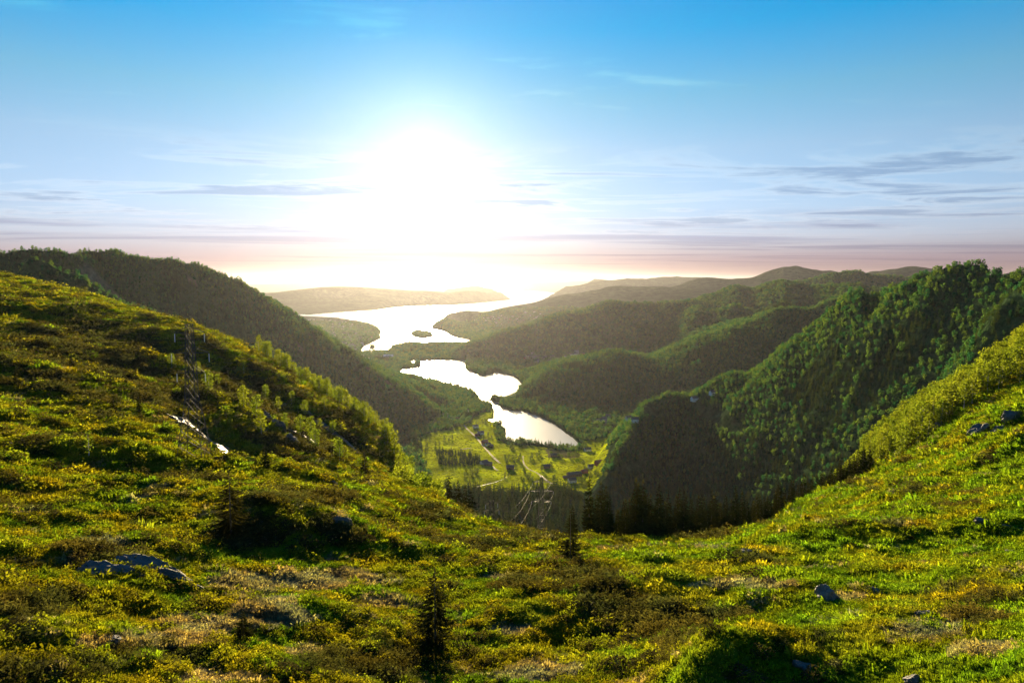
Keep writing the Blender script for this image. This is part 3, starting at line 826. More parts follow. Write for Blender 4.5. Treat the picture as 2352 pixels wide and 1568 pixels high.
def mat_solid(name, col, rough=0.8, noise_scale=3.0, vary=0.35, metallic=0.0, bump=0.0, spec=0.5):
    m, nt, out = new_mat(name)
    L = nt.links
    tc = nd(nt, "ShaderNodeTexCoord")
    n1 = nd(nt, "ShaderNodeTexNoise"); n1.inputs["Scale"].default_value = noise_scale; n1.inputs["Detail"].default_value = 6
    L.new(tc.outputs["Object"], n1.inputs["Vector"])
    mr = nd(nt, "ShaderNodeMapRange"); mr.inputs["From Min"].default_value = 0.3; mr.inputs["From Max"].default_value = 0.7
    mr.inputs["To Min"].default_value = 1 - vary; mr.inputs["To Max"].default_value = 1 + vary
    L.new(n1.outputs["Fac"], mr.inputs["Value"])
    sc = nd(nt, "ShaderNodeVectorMath", operation='SCALE'); sc.inputs[0].default_value = col
    L.new(mr.outputs[0], sc.inputs["Scale"])
    p = nd(nt, "ShaderNodeBsdfPrincipled")
    p.inputs["Specular IOR Level"].default_value = spec
    p.inputs["Roughness"].default_value = rough; p.inputs["Metallic"].default_value = metallic
    L.new(sc.outputs[0], p.inputs["Base Color"])
    if bump:
        bp = nd(nt, "ShaderNodeBump"); bp.inputs["Distance"].default_value = bump
        L.new(n1.outputs["Fac"], bp.inputs["Height"]); L.new(bp.outputs[0], p.inputs["Normal"])
    L.new(p.outputs[0], out.inputs[0])
    return m

M_COVER = mat_leaf("ground_cover_leaves", None, None, 0.5, attr="tint")
M_BIRCH = mat_leaf("birch_leaves", (0.11, 0.16, 0.018), (0.16, 0.19, 0.02), 0.55)
M_BROAD = mat_leaf("broad_leaves", (0.020, 0.115, 0.062), (0.120, 0.190, 0.045), 0.42)  # bluish skylight of the shaded slopes is put into this leaf colour
M_NEEDLE = mat_leaf("spruce_needles", (0.040, 0.090, 0.040), (0.085, 0.110, 0.030), 0.55)
M_NEEDLE_DRY = mat_leaf("sparse_spruce_needles", (0.030, 0.036, 0.012), (0.050, 0.045, 0.014), 0.35)
M_SHRUB = mat_leaf("shrub_leaves", (0.028, 0.036, 0.012), (0.055, 0.042, 0.018), 0.3)
M_BARK = mat_solid("bark", (0.10, 0.08, 0.06), 0.9, 6, 0.4)
M_BIRCHBARK = mat_solid("birch_bark", (0.38, 0.35, 0.31), 0.8, 5, 0.5)

# ------------------------------------------------------------------ plant shapes
class Tri:
    """collects triangles"""
    def __init__(self): self.v = []; self.f = []
    def tri(self, a, b, c):
        n = len(self.v); self.v += [a, b, c]; self.f.append((n, n + 1, n + 2))
    def quad(self, a, b, c, d):
        n = len(self.v); self.v += [a, b, c, d]; self.f += [(n, n + 1, n + 2), (n, n + 2, n + 3)]
    def tube(self, p, q, r0, r1, k=6):
        p = np.array(p, float); q = np.array(q, float)
        d = q - p; d /= np.linalg.norm(d) + 1e-9
        s = np.cross(d, [0.31, 0.83, 0.46]); s /= np.linalg.norm(s) + 1e-9
        t = np.cross(d, s)
        n = len(self.v)
        for i in range(k):
            a = 2 * math.pi * i / k
            o = s * math.cos(a) + t * math.sin(a)
            self.v += [tuple(p + o * r0), tuple(q + o * r1)]
        for i in range(k):
            a, b, c, e = n + 2 * i, n + 2 * ((i + 1) % k), n + 2 * ((i + 1) % k) + 1, n + 2 * i + 1
            self.f += [(a, b, c), (a, c, e)]
        self.v.append(tuple(q)); m = len(self.v) - 1
        for i in range(k):
            self.f.append((n + 2 * i + 1, n + 2 * ((i + 1) % k) + 1, m))
    def box(self, lo, hi):
        x0, y0, z0 = lo; x1, y1, z1 = hi
        c = [(x0, y0, z0), (x1, y0, z0), (x1, y1, z0), (x0, y1, z0), (x0, y0, z1), (x1, y0, z1), (x1, y1, z1), (x0, y1, z1)]
        n = len(self.v); self.v += c
        for q in ((0, 3, 2, 1), (4, 5, 6, 7), (0, 1, 5, 4), (1, 2, 6, 5), (2, 3, 7, 6), (3, 0, 4, 7)):
            self.f += [(n + q[0], n + q[1], n + q[2]), (n + q[0], n + q[2], n + q[3])]
    def mesh(self, name, mat, smooth=False):
        return mesh_from(name, np.array(self.v, float), np.array(self.f), mat, smooth)

def leaves(name, cen, size, rng, mat, flat=0.0, stretch=1.0):
    """one small rhombic leaf face per centre, each its own way up"""
    n = len(cen)
    nrm = rng.normal(size=(n, 3)); nrm[:, 2] += flat
    nrm /= np.linalg.norm(nrm, axis=1, keepdims=True)
    a = np.cross(nrm, rng.normal(size=(n, 3))); a /= np.linalg.norm(a, axis=1, keepdims=True) + 1e-9
    b = np.cross(nrm, a)
    s = (size * rng.uniform(0.6, 1.35, n))[:, None]
    co = np.stack([cen - a * s * 0.5 * stretch, cen + b * s * 0.42, cen + a * s * 0.5 * stretch + nrm * s * 0.15, cen - b * s * 0.42], 1).reshape(-1, 3)
    f = np.arange(n * 4).reshape(n, 4)
    return co, f

def tussock(seed):
    r = np.random.default_rng(seed)
    t = Tri()
    for i in range(44):
        a = r.uniform(0, 6.283); q = 0.30 * math.sqrt(r.uniform())
        p = np.array([q * math.cos(a), q * math.sin(a), -0.04])
        lean = r.uniform(0.15, 0.9); a2 = a + r.normal() * 0.6
        ln = r.uniform(0.22, 0.46)
        o = np.array([math.cos(a2), math.sin(a2), 0]) * lean
        mid = p + (o * 0.4 + np.array([0, 0, 1])) * ln * 0.55
        tip = p + (o * 1.1 + np.array([0, 0, 0.85 - 0.35 * lean])) * ln
        w = np.array([-math.sin(a2 + r.normal()), math.cos(a2 + r.normal()), 0]) * r.uniform(0.018, 0.034)
        t.quad(tuple(p - w), tuple(p + w), tuple(mid + w * 0.9), tuple(mid - w * 0.9))
        t.tri(tuple(mid - w * 0.9), tuple(mid + w * 0.9), tuple(tip))
    return t.mesh("tussock", M_COVER)

def cushion(seed, n=170, wide=0.52, high=0.34, leaf=0.085):
    r = np.random.default_rng(seed)
    a = r.uniform(0, 6.283, n); q = np.sqrt(r.uniform(0, 1, n))
    lump = 1 + 0.25 * np.sin(3 * a + r.uniform(0, 6)) + 0.15 * np.sin(5 * a + r.uniform(0, 6))
    rad = wide * q * lump
    z = high * (1 - q ** 2) * r.uniform(0.45, 1.12, n) * (1 + 0.3 * np.sin(a * 2 + q * 5))
    cen = np.stack([rad * np.cos(a), rad * np.sin(a), z], 1)
    co, f = leaves("", cen, leaf, r, None, 0.5)
    return mesh_from("cushion", co, f, M_COVER, False)

def sprig(seed):
    """wiry heather: upright twigs with small leaves along them"""
    r = np.random.default_rng(seed)
    t = Tri()
    for i in range(46):
        a = r.uniform(0, 6.283); q = 0.34 * math.sqrt(r.uniform())
        p = np.array([q * math.cos(a), q * math.sin(a), -0.03])
        o = np.array([math.cos(a), math.sin(a), 0]) * r.uniform(0.1, 0.7) + np.array([0, 0, 1.0])
        ln = r.uniform(0.2, 0.42)
        tip = p + o * ln
        w = np.array([r.normal(), r.normal(), 0]); w /= np.linalg.norm(w); w *= 0.012
        t.tri(tuple(p - w), tuple(p + w), tuple(tip))
        for k in range(3):
            c = p + o * ln * r.uniform(0.5, 1.05)
            d1 = r.normal(size=3) * 0.045; d2 = r.normal(size=3) * 0.03
            t.tri(tuple(c - d1), tuple(c + d2), tuple(c + d1))
    return t.mesh("sprig", M_COVER)

def spruce_crown(seed, H=10.0, layers=22, per=9, wide=0.17, detail=1, ragged=0.2, mat=None, z0=0.06):
    r = np.random.default_rng(seed)
    t = Tri()
    for i in range(layers):
        f = z0 + (0.985 - z0) * (i + 0.5 * r.uniform()) / layers
        L0 = H * wide * ((1 - f) ** 0.72 + 0.03) * (0.8 if f < z0 + 0.08 else 1)
        for k in range(per):
            if r.uniform() < ragged * 0.6: continue
            a = 2 * math.pi * (k + r.uniform(-0.4, 0.4)) / per + i * 1.3
            L = L0 * r.uniform(1 - 1.2 * ragged, 1 + ragged)
            d = np.array([math.cos(a), math.sin(a), 0]); s = np.array([-d[1], d[0], 0])
            z = f * H + r.normal() * 0.012 * H
            droop = r.uniform(0.18, 0.42) * L
            b = np.array([0, 0, z])
            m = b + d * L * 0.55 + np.array([0, 0, -droop * 0.75])
            e = b + d * L + np.array([0, 0, -droop * 0.65 + 0.05 * L])
            w = L * r.uniform(0.20, 0.30)
            if detail == 1:
                hang = np.array([0, 0, -0.16 * L])
                t.tri(tuple(b), tuple(m + s * w + hang), tuple(m))
                t.tri(tuple(b), tuple(m), tuple(m - s * w + hang))
                t.tri(tuple(m), tuple(m + s * w + hang), tuple(e))
                t.tri(tuple(m), tuple(e), tuple(m - s * w + hang))
            else:
                t.tri(tuple(b), tuple(b + s * 0.012 * H * 0.25 + d * 0.1), tuple(e))
                nt_ = 13
                for j in range(nt_):
                    q = 0.15 + 0.85 * (j + r.uniform()) / nt_
                    c = b * (1 - q) + e * q + np.array([0, 0, -droop * 0.5 * math.sin(q * 3.1)])
                    sd = 1 if j % 2 else -1
                    tl = L * r.uniform(0.18, 0.42) * (1.15 - q * 0.75)
                    tp = c + d * tl * 0.6 + s * sd * tl * 0.8 + np.array([0, 0, -tl * r.uniform(0.1, 0.6)])
                    ww = d * tl * 0.2 + np.array([0, 0, tl * 0.09])
                    t.tri(tuple(c - ww), tuple(c + ww), tuple(tp))
                    tp2 = c + d * tl * 0.5 - s * sd * tl * 0.5 + np.array([0, 0, -tl * r.uniform(0.2, 0.7)])
                    t.tri(tuple(c - ww), tuple(c + ww), tuple(tp2))
    n = len(t.v)
    t.tri((-0.01 * H, 0, H * 0.93), (0.01 * H, 0, H * 0.93), (0, 0, H * 1.01))
    t.tri((0, -0.01 * H, H * 0.93), (0, 0.01 * H, H * 0.93), (0, 0, H * 1.01))
    return t.mesh("spruce_crown", mat or M_NEEDLE)

def trunk(H, r0, mat, seed=0, limbs=0, spread=0.25, top=0.95):
    r = np.random.default_rng(seed)
    t = Tri()
    k = 5
    pts = [np.array([0, 0, -0.3])]
    for i in range(1, k + 1):
        pts.append(np.array([r.normal() * 0.012 * H, r.normal() * 0.012 * H, H * top * i / k]) if limbs else np.array([0, 0, H * top * i / k]))
    for i in range(k):
        t.tube(pts[i], pts[i + 1], r0 * (1 - 0.92 * i / k), r0 * (1 - 0.92 * (i + 1) / k), 6)
    for i in range(limbs):
        a = r.uniform(0, 6.283); f = r.uniform(0.25, 0.75)
        p = pts[0] * (1 - f) + pts[-1] * f
        q = p + np.array([math.cos(a), math.sin(a), r.uniform(0.5, 1.2)]) * H * spread * r.uniform(0.5, 1.0) * (1.1 - f)
        t.tube(p, q, r0 * 0.35, r0 * 0.08, 4)
    return t.mesh("trunk", mat, True)

def broad_crown(seed, H=9.0, wide=0.30, n=520, leaf=0.42, lobes=9, mat=None, low=0.22, stretch=1.0):
    """leaf clumps gathered in uneven lobes, with gaps between them"""
    r = np.random.default_rng(seed)
    cen = []
    W = H * wide
    for i in range(lobes):
        f = low + (0.93 - low) * (i + 0.5) / lobes
        prof = math.sin(min(1.0, (f - low * 0.6) / (1.05 - low * 0.6)) * math.pi) ** 0.7
        a = i * 2.4 + r.normal() * 0.5
        off = W * 0.62 * prof * r.uniform(0.3, 1.0)
        c = np.array([off * math.cos(a), off * math.sin(a), f * H])
        rad = W * r.uniform(0.42, 0.68) * (0.5 + 0.5 * prof)
        k = int(n / lobes)
        d = r.normal(size=(k, 3)); d /= np.linalg.norm(d, axis=1, keepdims=True)
        rr = rad * r.uniform(0.35, 1.12, k) ** 0.6
        cen.append(c + d * rr[:, None] * np.array([1, 1, 0.85]))
    cen = np.concatenate(cen)
    cen = cen[cen[:, 2] > H * low * 0.5]
    co, f = leaves("", cen, leaf, r, None, 0.25, stretch)
    return mesh_from("crown", co, f, mat or M_BROAD, False)

# ------------------------------------------------------------------ scattering of what nobody could count
def scatter(name, pts, rot, scl, idx, protos, tint=None, **props):
    me = bpy.data.meshes.new(name)
    me.vertices.add(len(pts))
    me.vertices.foreach_set("co", np.asarray(pts, np.float32).ravel())
    def put(nm, typ, arr, key):
        a = me.attributes.new(nm, typ, 'POINT')
        a.data.foreach_set(key, np.ascontiguousarray(arr).ravel())
    put("rot", 'FLOAT_VECTOR', np.asarray(rot, np.float32), "vector")
    put("scl", 'FLOAT_VECTOR', np.asarray(scl, np.float32), "vector")
    put("pick", 'INT', np.asarray(idx, np.int32), "value")
    if tint is not None:
        put("tint", 'FLOAT_COLOR', np.concatenate([tint, np.ones((len(tint), 1))], 1).astype(np.float32), "color")
    src = bpy.data.collections.new(name + "_shapes")
    for i, p in enumerate(protos):
        src.objects.link(bpy.data.objects.new("%s_shape_%02d" % (name, i), p))
    g = bpy.data.node_groups.new(name + "_spread", 'GeometryNodeTree')
    g.interface.new_socket("Geometry", in_out='INPUT', socket_type='NodeSocketGeometry')
    g.interface.new_socket("Geometry", in_out='OUTPUT', socket_type='NodeSocketGeometry')
    gi = g.nodes.new("NodeGroupInput"); go = g.nodes.new("NodeGroupOutput")
    ip = g.nodes.new("GeometryNodeInstanceOnPoints")
    ci = g.nodes.new("GeometryNodeCollectionInfo")
    ci.inputs["Collection"].default_value = src
    ci.inputs["Separate Children"].default_value = True
    ci.inputs["Reset Children"].default_value = True
    def attr(nm, typ):
        n = g.nodes.new("GeometryNodeInputNamedAttribute"); n.data_type = typ
        n.inputs["Name"].default_value = nm
        return n.outputs["Attribute"]
    g.links.new(gi.outputs[0], ip.inputs["Points"])
    g.links.new(ci.outputs[0], ip.inputs["Instance"])
    ip.inputs["Pick Instance"].default_value = True
    g.links.new(attr("pick", 'INT'), ip.inputs["Instance Index"])
    e2r = g.nodes.new("FunctionNodeEulerToRotation")
    g.links.new(attr("rot", 'FLOAT_VECTOR'), e2r.inputs[0])
    g.links.new(e2r.outputs[0], ip.inputs["Rotation"])
    g.links.new(attr("scl", 'FLOAT_VECTOR'), ip.inputs["Scale"])
    g.links.new(ip.outputs[0], go.inputs[0])
    o = link(name, me, kind="stuff", **props)
    md = o.modifiers.new("spread", 'NODES')
    md.node_group = g
    return o

# what the crests hide: highest sight angle met on the way out, per bearing
_ang = (GZ - CAM_Z) / RAD[:, None]
_mx = np.maximum.accumulate(np.where(RAD[:, None] > 24, _ang, -9), axis=0)
def hidden(x, y, z, extra):
    """how far below the line of sight a point with a plant of that height lies (positive = out of sight)"""
    d = np.hypot(x, y)
    m = ground(x, y, np.vstack([_mx[:1], _mx[:-1]]))
    return m * d + CAM_Z - (z + extra)

BARE = [[(385, 940), (440, 965), (520, 1012), (600, 1055), (596, 1072), (500, 1040), (430, 1005), (380, 965)],
        [(690, 925), (745, 965), (835, 1040), (828, 1056), (740, 990), (685, 945)], [(650, 978), (700, 992), (742, 1024), (734, 1038), (690, 1010), (650, 994)]]

def near_scatter():
    N1, N2 = 50000, 315000
    az = np.concatenate([RNG.uniform(-0.93, 0.93, N1), RNG.uniform(-0.88, 0.88, N2)])
    d = np.concatenate([np.sqrt(RNG.uniform(22 ** 2, 60 ** 2, N1)), np.exp(RNG.uniform(math.log(52), math.log(600), N2))])
    x, y = d * np.sin(az), d * np.cos(az)
    z = ground(x, y)
    k = (hidden(x, y, z, 1.5) < 0)
    pu, pv = project(x, y, z)
    for pts in BARE:
        k &= ~(in_poly(pts, pu, pv) & (d > 100))
    x, y, z, d = x[k], y[k], z[k], d[k]
    g, s, h, l, u, v = near_cover(x, y)
    tot = g + s + h + l + 1e-6
    q = RNG.uniform(0, 1, len(x)) * tot
    kind = np.where(q < g, 0, np.where(q < g + s, 1, np.where(q < g + s + h, 2, 3)))
    n = len(x)
    grow = np.clip(d / 52.0, 0.82, 7.0) ** 0.92 * 0.84
    pal = np.array([[0.110, 0.198, 0.009], [0.21, 0.22, 0.12], [0.056, 0.054, 0.020], [0.140, 0.172, 0.010]])
    tint = pal[kind] * RNG.uniform(0.65, 1.35, (n, 1))
    # drier, yellower grass on the drier humps
    dry = np.clip(fbm(x / 11, y / 9, 3, 501) * 1.6 + 0.25, 0, 1)[:, None]
    tint = np.where((kind == 0)[:, None], tint * (1 - dry) + dry * np.array([0.200, 0.215, 0.012]) * RNG.uniform(0.7, 1.25, (n, 1)), tint)
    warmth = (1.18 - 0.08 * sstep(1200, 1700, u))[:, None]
    warmth = np.where((kind == 2)[:, None], 0.95, warmth)
    tint = tint * np.concatenate([warmth, np.ones((n, 1)), np.ones((n, 1))], 1)
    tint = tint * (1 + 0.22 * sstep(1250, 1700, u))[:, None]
    hue = np.clip(fbm(x / 4.5, y / 3.5, 3, 541) * 1.5, -0.6, 0.6)[:, None]
    tint = tint * np.concatenate([1 + 0.22 * hue, 1 - 0.08 * hue, 1 - 0.4 * hue], 1) * (1 + 0.5 * fbm(x / 7, y / 6, 2, 551))[:, None]
    dead = (RNG.uniform(0, 1, n) < 0.25)[:, None] & (kind == 3)[:, None]
    tint = np.where(dead, np.array([0.055, 0.050, 0.018]), tint)
    idx = np.choose(kind, [RNG.integers(0, 4, n), RNG.integers(0, 4, n), RNG.integers(8, 11, n), RNG.integers(4, 8, n)])
    base = np.choose(kind, [1.0, 0.95, 1.1, 0.95]) * np.clip(RNG.lognormal(-0.08, 0.38, n), 0.35, 2.6) * grow
    tall = np.choose(kind, [0.85, 0.75, 0.95, 0.95]) * RNG.uniform(0.7, 1.3, n) / grow ** 0.25
    scl = np.stack([base, base, base * tall], 1)
    rot = np.stack([RNG.normal(0, 0.12, n), RNG.normal(0, 0.12, n), RNG.uniform(0, 6.283, n)], 1)
    shapes = [tussock(i) for i in range(4)] + [cushion(10 + i) for i in range(4)] + [sprig(20 + i) for i in range(3)]
    pts = np.stack([x, y, z], 1)
    for nm, ks, lab in (("grass", (0, 1), "green and straw coloured grass tussocks covering the hillside"),
                        ("heather_undergrowth", (2, 3), "low heather and bilberry cushions covering the hillside")):
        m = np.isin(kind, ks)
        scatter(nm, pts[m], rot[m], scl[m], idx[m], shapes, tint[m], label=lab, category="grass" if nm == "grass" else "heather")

near_scatter()

def field_grass():
    n = 26000
    lo, hi = FIELD_AREA.min(0), FIELD_AREA.max(0)
    x, y = RNG.uniform(lo[0], hi[0], n), RNG.uniform(lo[1], hi[1], n)
    z = ground(x, y)
    k = in_field(x, y) & ~in_poly(REEDS, x, y) & (ground(x, y, GS.astype(float)) > 4) & (z < 45)
    x, y, z = x[k], y[k], z[k]
    n = len(x)
    t = np.array([0.36, 0.42, 0.008]) * (1 + 0.8 * fbm(x / 50, y / 50, 2, 811))[:, None] * RNG.uniform(0.8, 1.2, (n, 1))
    sc = RNG.uniform(5, 8, n)
    scatter("meadow_grass", np.stack([x, y, z], 1), np.stack([np.zeros(n), np.zeros(n), RNG.uniform(0, 6.28, n)], 1), np.stack([sc, sc, sc * 0.32], 1), RNG.integers(0, 4, n), [tussock(40 + i) for i in range(4)], t,
            label="bright green pasture grass in the valley fields", category="grass")

field_grass()

# ------------------------------------------------------------------ woods on the mountains
S3 = lambda pts: [((1400 + a * 1160 / 2352) * 0.91875, (600 + b * 1160 / 2352) * 0.91875) for a, b in pts]
CLEARING = S3([(660, 820), (720, 840), (830, 870), (920, 920), (930, 975), (880, 990), (800, 950), (720, 900), (670, 850)])
MEADOW = S3([(230, 1180), (420, 1100), (480, 1120), (350, 1200), (260, 1260), (170, 1310), (100, 1300), (60, 1260)])
SPRUCE_AREA = S3([(150, 1320), (340, 1200), (520, 1110), (760, 1010), (900, 990), (1200, 1040), (1500, 1060), (1650, 1160), (1500, 1320), (900, 1420), (300, 1420)])
PLANTATION = LVL(Z3([(305, 425), (420, 430), (560, 450), (660, 480), (675, 530), (640, 560), (500, 570), (320, 555)]), 8.0)
TOWN = LVL(Z2([(300, 420), (640, 455), (800, 495), (820, 540), (740, 600), (690, 650), (560, 650), (420, 560)]), 12)

def woods():
    step = 5.6
    gx, gy = np.meshgrid(np.arange(-1900, 2600, step), np.arange(300, 5200, step))
    x = gx.ravel() + RNG.uniform(-0.5, 0.5, gx.size) * step
    y = gy.ravel() + RNG.uniform(-0.5, 0.5, gx.size) * step
    d = np.hypot(x, y); az = np.abs(np.arctan2(x, y))
    sp = np.where(d < 1500, 5.6, np.where(d < 2400, 7.5, 12.0))
    k = (az < 0.80) & (d > 480) & (d < 5200) & (RNG.uniform(0, 1, len(x)) < (step / sp) ** 2)
    x, y, d, sp = x[k], y[k], d[k], sp[k]
    z = ground(x, y)
    s = ground(x, y, GS.astype(float))
    k = (z > 0.8) & (s > 3) & (hidden(x, y, z, 9.0) < 14)
    x, y, z, d, sp = x[k], y[k], z[k], d[k], sp[k]
    u, v = project(x, y, z)
    field = in_field(x, y)
    plant = in_poly(PLANTATION, x, y)
    clear = in_poly(CLEARING, u, v) | (in_poly(MEADOW, u, v) & (d < 1300))
    reg_near = ground(x, y, (GREG == 0).astype(float)) > 0.5
    town = in_poly(TOWN, x, y) & (RNG.uniform(0, 1, len(x)) < 0.45)
    gaps = fbm(x / 90, y / 90, 3, 601) > 0.52
    k = (~field | plant) & ~clear & ~(reg_near & (d < 760)) & ~town & ~gaps
    x, y, z, d, sp, u, v, plant, field = [q[k] for q in (x, y, z, d, sp, u, v, plant, field)]
    spr = (in_poly(SPRUCE_AREA, u, v) & (d < 1400) & (RNG.uniform(0, 1, len(x)) < 0.6)) | plant | (fbm(x / 120, y / 120, 3, 620) + RNG.normal(0, 0.12, len(x)) > 0.32) | ((v > 1122) & (u < 1420) & (d < 1100))
    thin = (v > 1122) & (u < 1420) & (d < 1100) & (RNG.uniform(0, 1, len(x)) < 0.45)
    x, y, z, d, sp, u, v, plant, field, spr = [q[~thin] for q in (x, y, z, d, sp, u, v, plant, field, spr)]
    n = len(x)
    tall = np.clip(RNG.lognormal(0.0, 0.28, n), 0.5, 1.8) * np.where(d < 1500, 0.72, np.where(d < 2400, 0.85, 1.1)) * np.where((u < 900) & (z > 220), 0.7, 1.0) * np.where((v > 1122) & (u < 1420) & (d < 1100), 1.6, 1.0) * (1 + 0.35 * noise(x / 40, y / 40, 640))
    rot = np.stack([np.zeros(n), np.zeros(n), RNG.uniform(0, 6.283, n)], 1)
    shapes = [broad_crown(100 + i, 8.5, 0.40, 150, 1.25, 8, M_BROAD, 0.12) for i in range(6)] + [spruce_crown(120 + i, 12.0, 13, 8, 0.25, 1, 0.22) for i in range(4)]
    idx = np.where(spr, RNG.integers(6, 10, n), RNG.integers(0, 6, n))
    wide = sp / 5.6
    scl = np.stack([tall * wide ** 0.7, tall * wide ** 0.7, tall], 1)
    pts = np.stack([x, y, z - 0.3], 1)
    rgn = np.zeros(n, int)
    # one wood for each mountainside, as one sees them
    names = [("mountain_forest", "leafy wood covering the steep mountainside beyond the power line", (u < 1000) & (d < 2600)),
             ("spruce_forest", "dark wood on the steep shaded mountainside across the valley", (u >= 1340) & (d < 1500)),
             ("valley_forest", "spruces filling the valley bottom below the fields", (u >= 1000) & (u < 1340) & (d < 1300))]
    done = np.zeros(n, bool)
    for nm, lab, m in names:
        m = m & ~done
        done |= m
        if m.any():
            scatter(nm, pts[m], rot[m], scl[m], idx[m], shapes, None, label=lab, category="forest")
    m = ~done
    scatter("hill_forest", pts[m], rot[m], scl[m], idx[m], shapes, None, label="hazy woods over the hills around the lakes", category="forest")
    return n

N_WOODS = woods()
print("woods", N_WOODS)

# ------------------------------------------------------------------ single trees
def thing(name, label, cat, loc, rz=0.0, group=None, scale=1.0):
    o = bpy.data.objects.new(name, None)
    COL.objects.link(o)
    o.empty_display_size = 0.5
    o.location = tuple(float(q) for q in loc); o.rotation_euler = (0, 0, rz)
    o.scale = (scale, scale, scale) if np.isscalar(scale) else scale
    o["label"] = label; o["category"] = cat
    if group: o["group"] = group
    return o

def tree(name, label, loc, H, kit, rz=None, group=None, wide=1.0, cat="tree"):
    """kit = (trunk mesh, crown mesh, height of the kit)"""
    k = H / kit[2]
    t = thing(name, label, cat, loc, random.uniform(0, 6.28) if rz is None else rz, group, (k * wide, k * wide, k))
    link("trunk", kit[0], t)
    link("crown", kit[1], t)
    return t

def kit_spruce(seed, layers=24, per=10, wide=0.17, ragged=0.22):
    return (trunk(10, 0.14, M_BARK, seed), spruce_crown(seed, 10.0, layers, per, wide, 1, ragged, M_NEEDLE_LIT), 10.0)
def kit_thin_spruce(seed, wide=0.2, layers=26, per=8):
    return (trunk(6, 0.09, M_BARK, seed, top=0.99), spruce_crown(seed, 6.0, layers, per, wide, 2, 0.35, M_NEEDLE_DRY, 0.04), 6.0)
def kit_birch(seed, wide=0.26, n=620, leaf=0.42):
    return (trunk(9, 0.13, M_BIRCHBARK, seed, 9, 0.24, 0.9), broad_crown(seed, 9.0, wide, n, leaf, 11, M_BIRCH, 0.2, 1.2), 9.0)
def kit_broad(seed):
    return (trunk(9, 0.2, M_BARK, seed, 8, 0.3, 0.8), broad_crown(seed, 9.0, 0.42, 420, 0.75, 10, M_BROAD_SUN, 0.12), 9.0)

M_NEEDLE_LIT = mat_leaf("backlit_spruce_needles", (0.026, 0.036, 0.010), (0.052, 0.052, 0.012), 0.38)
M_BROAD_SUN = mat_leaf("field_tree_leaves", (0.05, 0.085, 0.015), (0.09, 0.12, 0.018), 0.5)
SPRUCES = [kit_spruce(200 + i) for i in range(5)]
BIRCHES = [kit_birch(230 + i) for i in range(6)]
BROADS = [kit_broad(250 + i) for i in range(4)]

def where(u, d):
    """ground point on the bearing u at distance d"""
    r = ray(u, 700)
    k = d / math.hypot(r[0], r[1])
    x, y = r[0] * k, r[1] * k
    return np.array([x, y, float(ground(x, y))])

def band(pts, n, gap, reach):
    """points in a strip of ground: pts = (u, nearest distance, farthest distance)"""
    us = [p[0] for p in pts]
    got = []
    tries = 0
    while len(got) < n and tries < n * 40:
        tries += 1
        u = random.uniform(us[0], us[-1])
        lo, hi = np.interp(u, us, [p[1] for p in pts]), np.interp(u, us, [p[2] for p in pts])
        p = where(u, random.uniform(lo, hi))
        if hidden(p[0], p[1], p[2], reach) > 0: continue
        if all((p[0] - q[0]) ** 2 + (p[1] - q[1]) ** 2 > gap * gap for q in got):
            got.append(p)
    return got

# dense stand of spruces where the meadow breaks off
for i, p in enumerate(band([(1358, 114, 142), (1500, 117, 150), (1640, 136, 172), (1680, 150, 186), (1800, 196, 236), (1900, 226, 268), (2015, 222, 252)], 280, 2.1, 9)):
    tree("spruce_tree", "dark spruce in the dense stand edging the bright meadow", p, random.uniform(8.0, 13.0) * (1.0 if p[0] < 110 else 0.8), SPRUCES[i % 5], group="spruces in the stand at the meadow edge", wide=random.uniform(0.9, 1.25))
# spruces rising behind the heath crest, by the valley
for u, vt, d, lab in [(1028, 1090, 172, "tall dark spruce tree, outermost of the row behind the heath crest, next to the birches"), (1049, 1098, 176, "slim dark spruce tree, second of the row behind the heath crest"),
                      (1066, 1110, 182, "lower spruce tree in the middle of the row behind the heath crest"), (1080, 1116, 178, "small spruce tree, last of the row behind the heath crest towards the pylon")]:
    p = where(u, d)
    H = at(u, vt, d)[2] - p[2]
    tree("spruce_tree", lab, p, H, SPRUCES[int(u) % 5], group="spruces behind the heath crest", wide=1.15)
p = where(1319, 128)
tree("spruce_tree", "small lone dark spruce on the crest beside the dense stand", p, at(1319, 1165, 128)[2] - p[2] + 0.3, SPRUCES[1], wide=1.25)

# thin spruces standing alone on the heath
for (u, v, vt, d0, w, lab) in [(1000, 1478, 1300, 40, 1.15, "thin see-through spruce standing alone in the middle of the heath"),
                               (531, 1232, 1078, 60, 1.35, "slender spruce on the dark knoll below the lattice pylon"),
                               (1310, 1282, 1170, 60, 0.95, "bare-topped small spruce near the gap to the valley"),
                               (838, 1090, 1035, 100, 1.0, "faint small spruce on the rim above the gully")]:
    p = sight(u, v, d0)
    d = math.hypot(p[0], p[1])
    H = at(u, vt, d)[2] - p[2]
    tree("spruce_tree", lab, p, max(H, 2.0), kit_thin_spruce(300 + int(u) % 50, 0.27), wide=w)
p = sight(560, 1472, 40)
tree("spruce_tree", "squat bushy young spruce on the straw-coloured grass", p, 2.2, kit_thin_spruce(351, 0.36, 20, 10), wide=1.1)
p = sight(204, 1050, 60)
tree("birch_tree", "pale green sapling on the grassy hump below the steep hillside", p, 4.6, kit_birch(352, 0.2, 200, 0.4))
for i, (u, v, h) in enumerate([(262, 955, 6), (290, 895, 5), (320, 950, 5), (255, 890, 4), (165, 850, 6), (85, 800, 5), (40, 890, 6), (150, 755, 5), (610, 1075, 5), (30, 800, 5), (1790, 1150, 5)][:10]):
    p = sight(u, v, 60)
    tree("spruce_tree", "small dark spruce scattered on the steep grassy hillside", p, h, SPRUCES[i % 5], group="small spruces on the grassy hillside", wide=1.3)

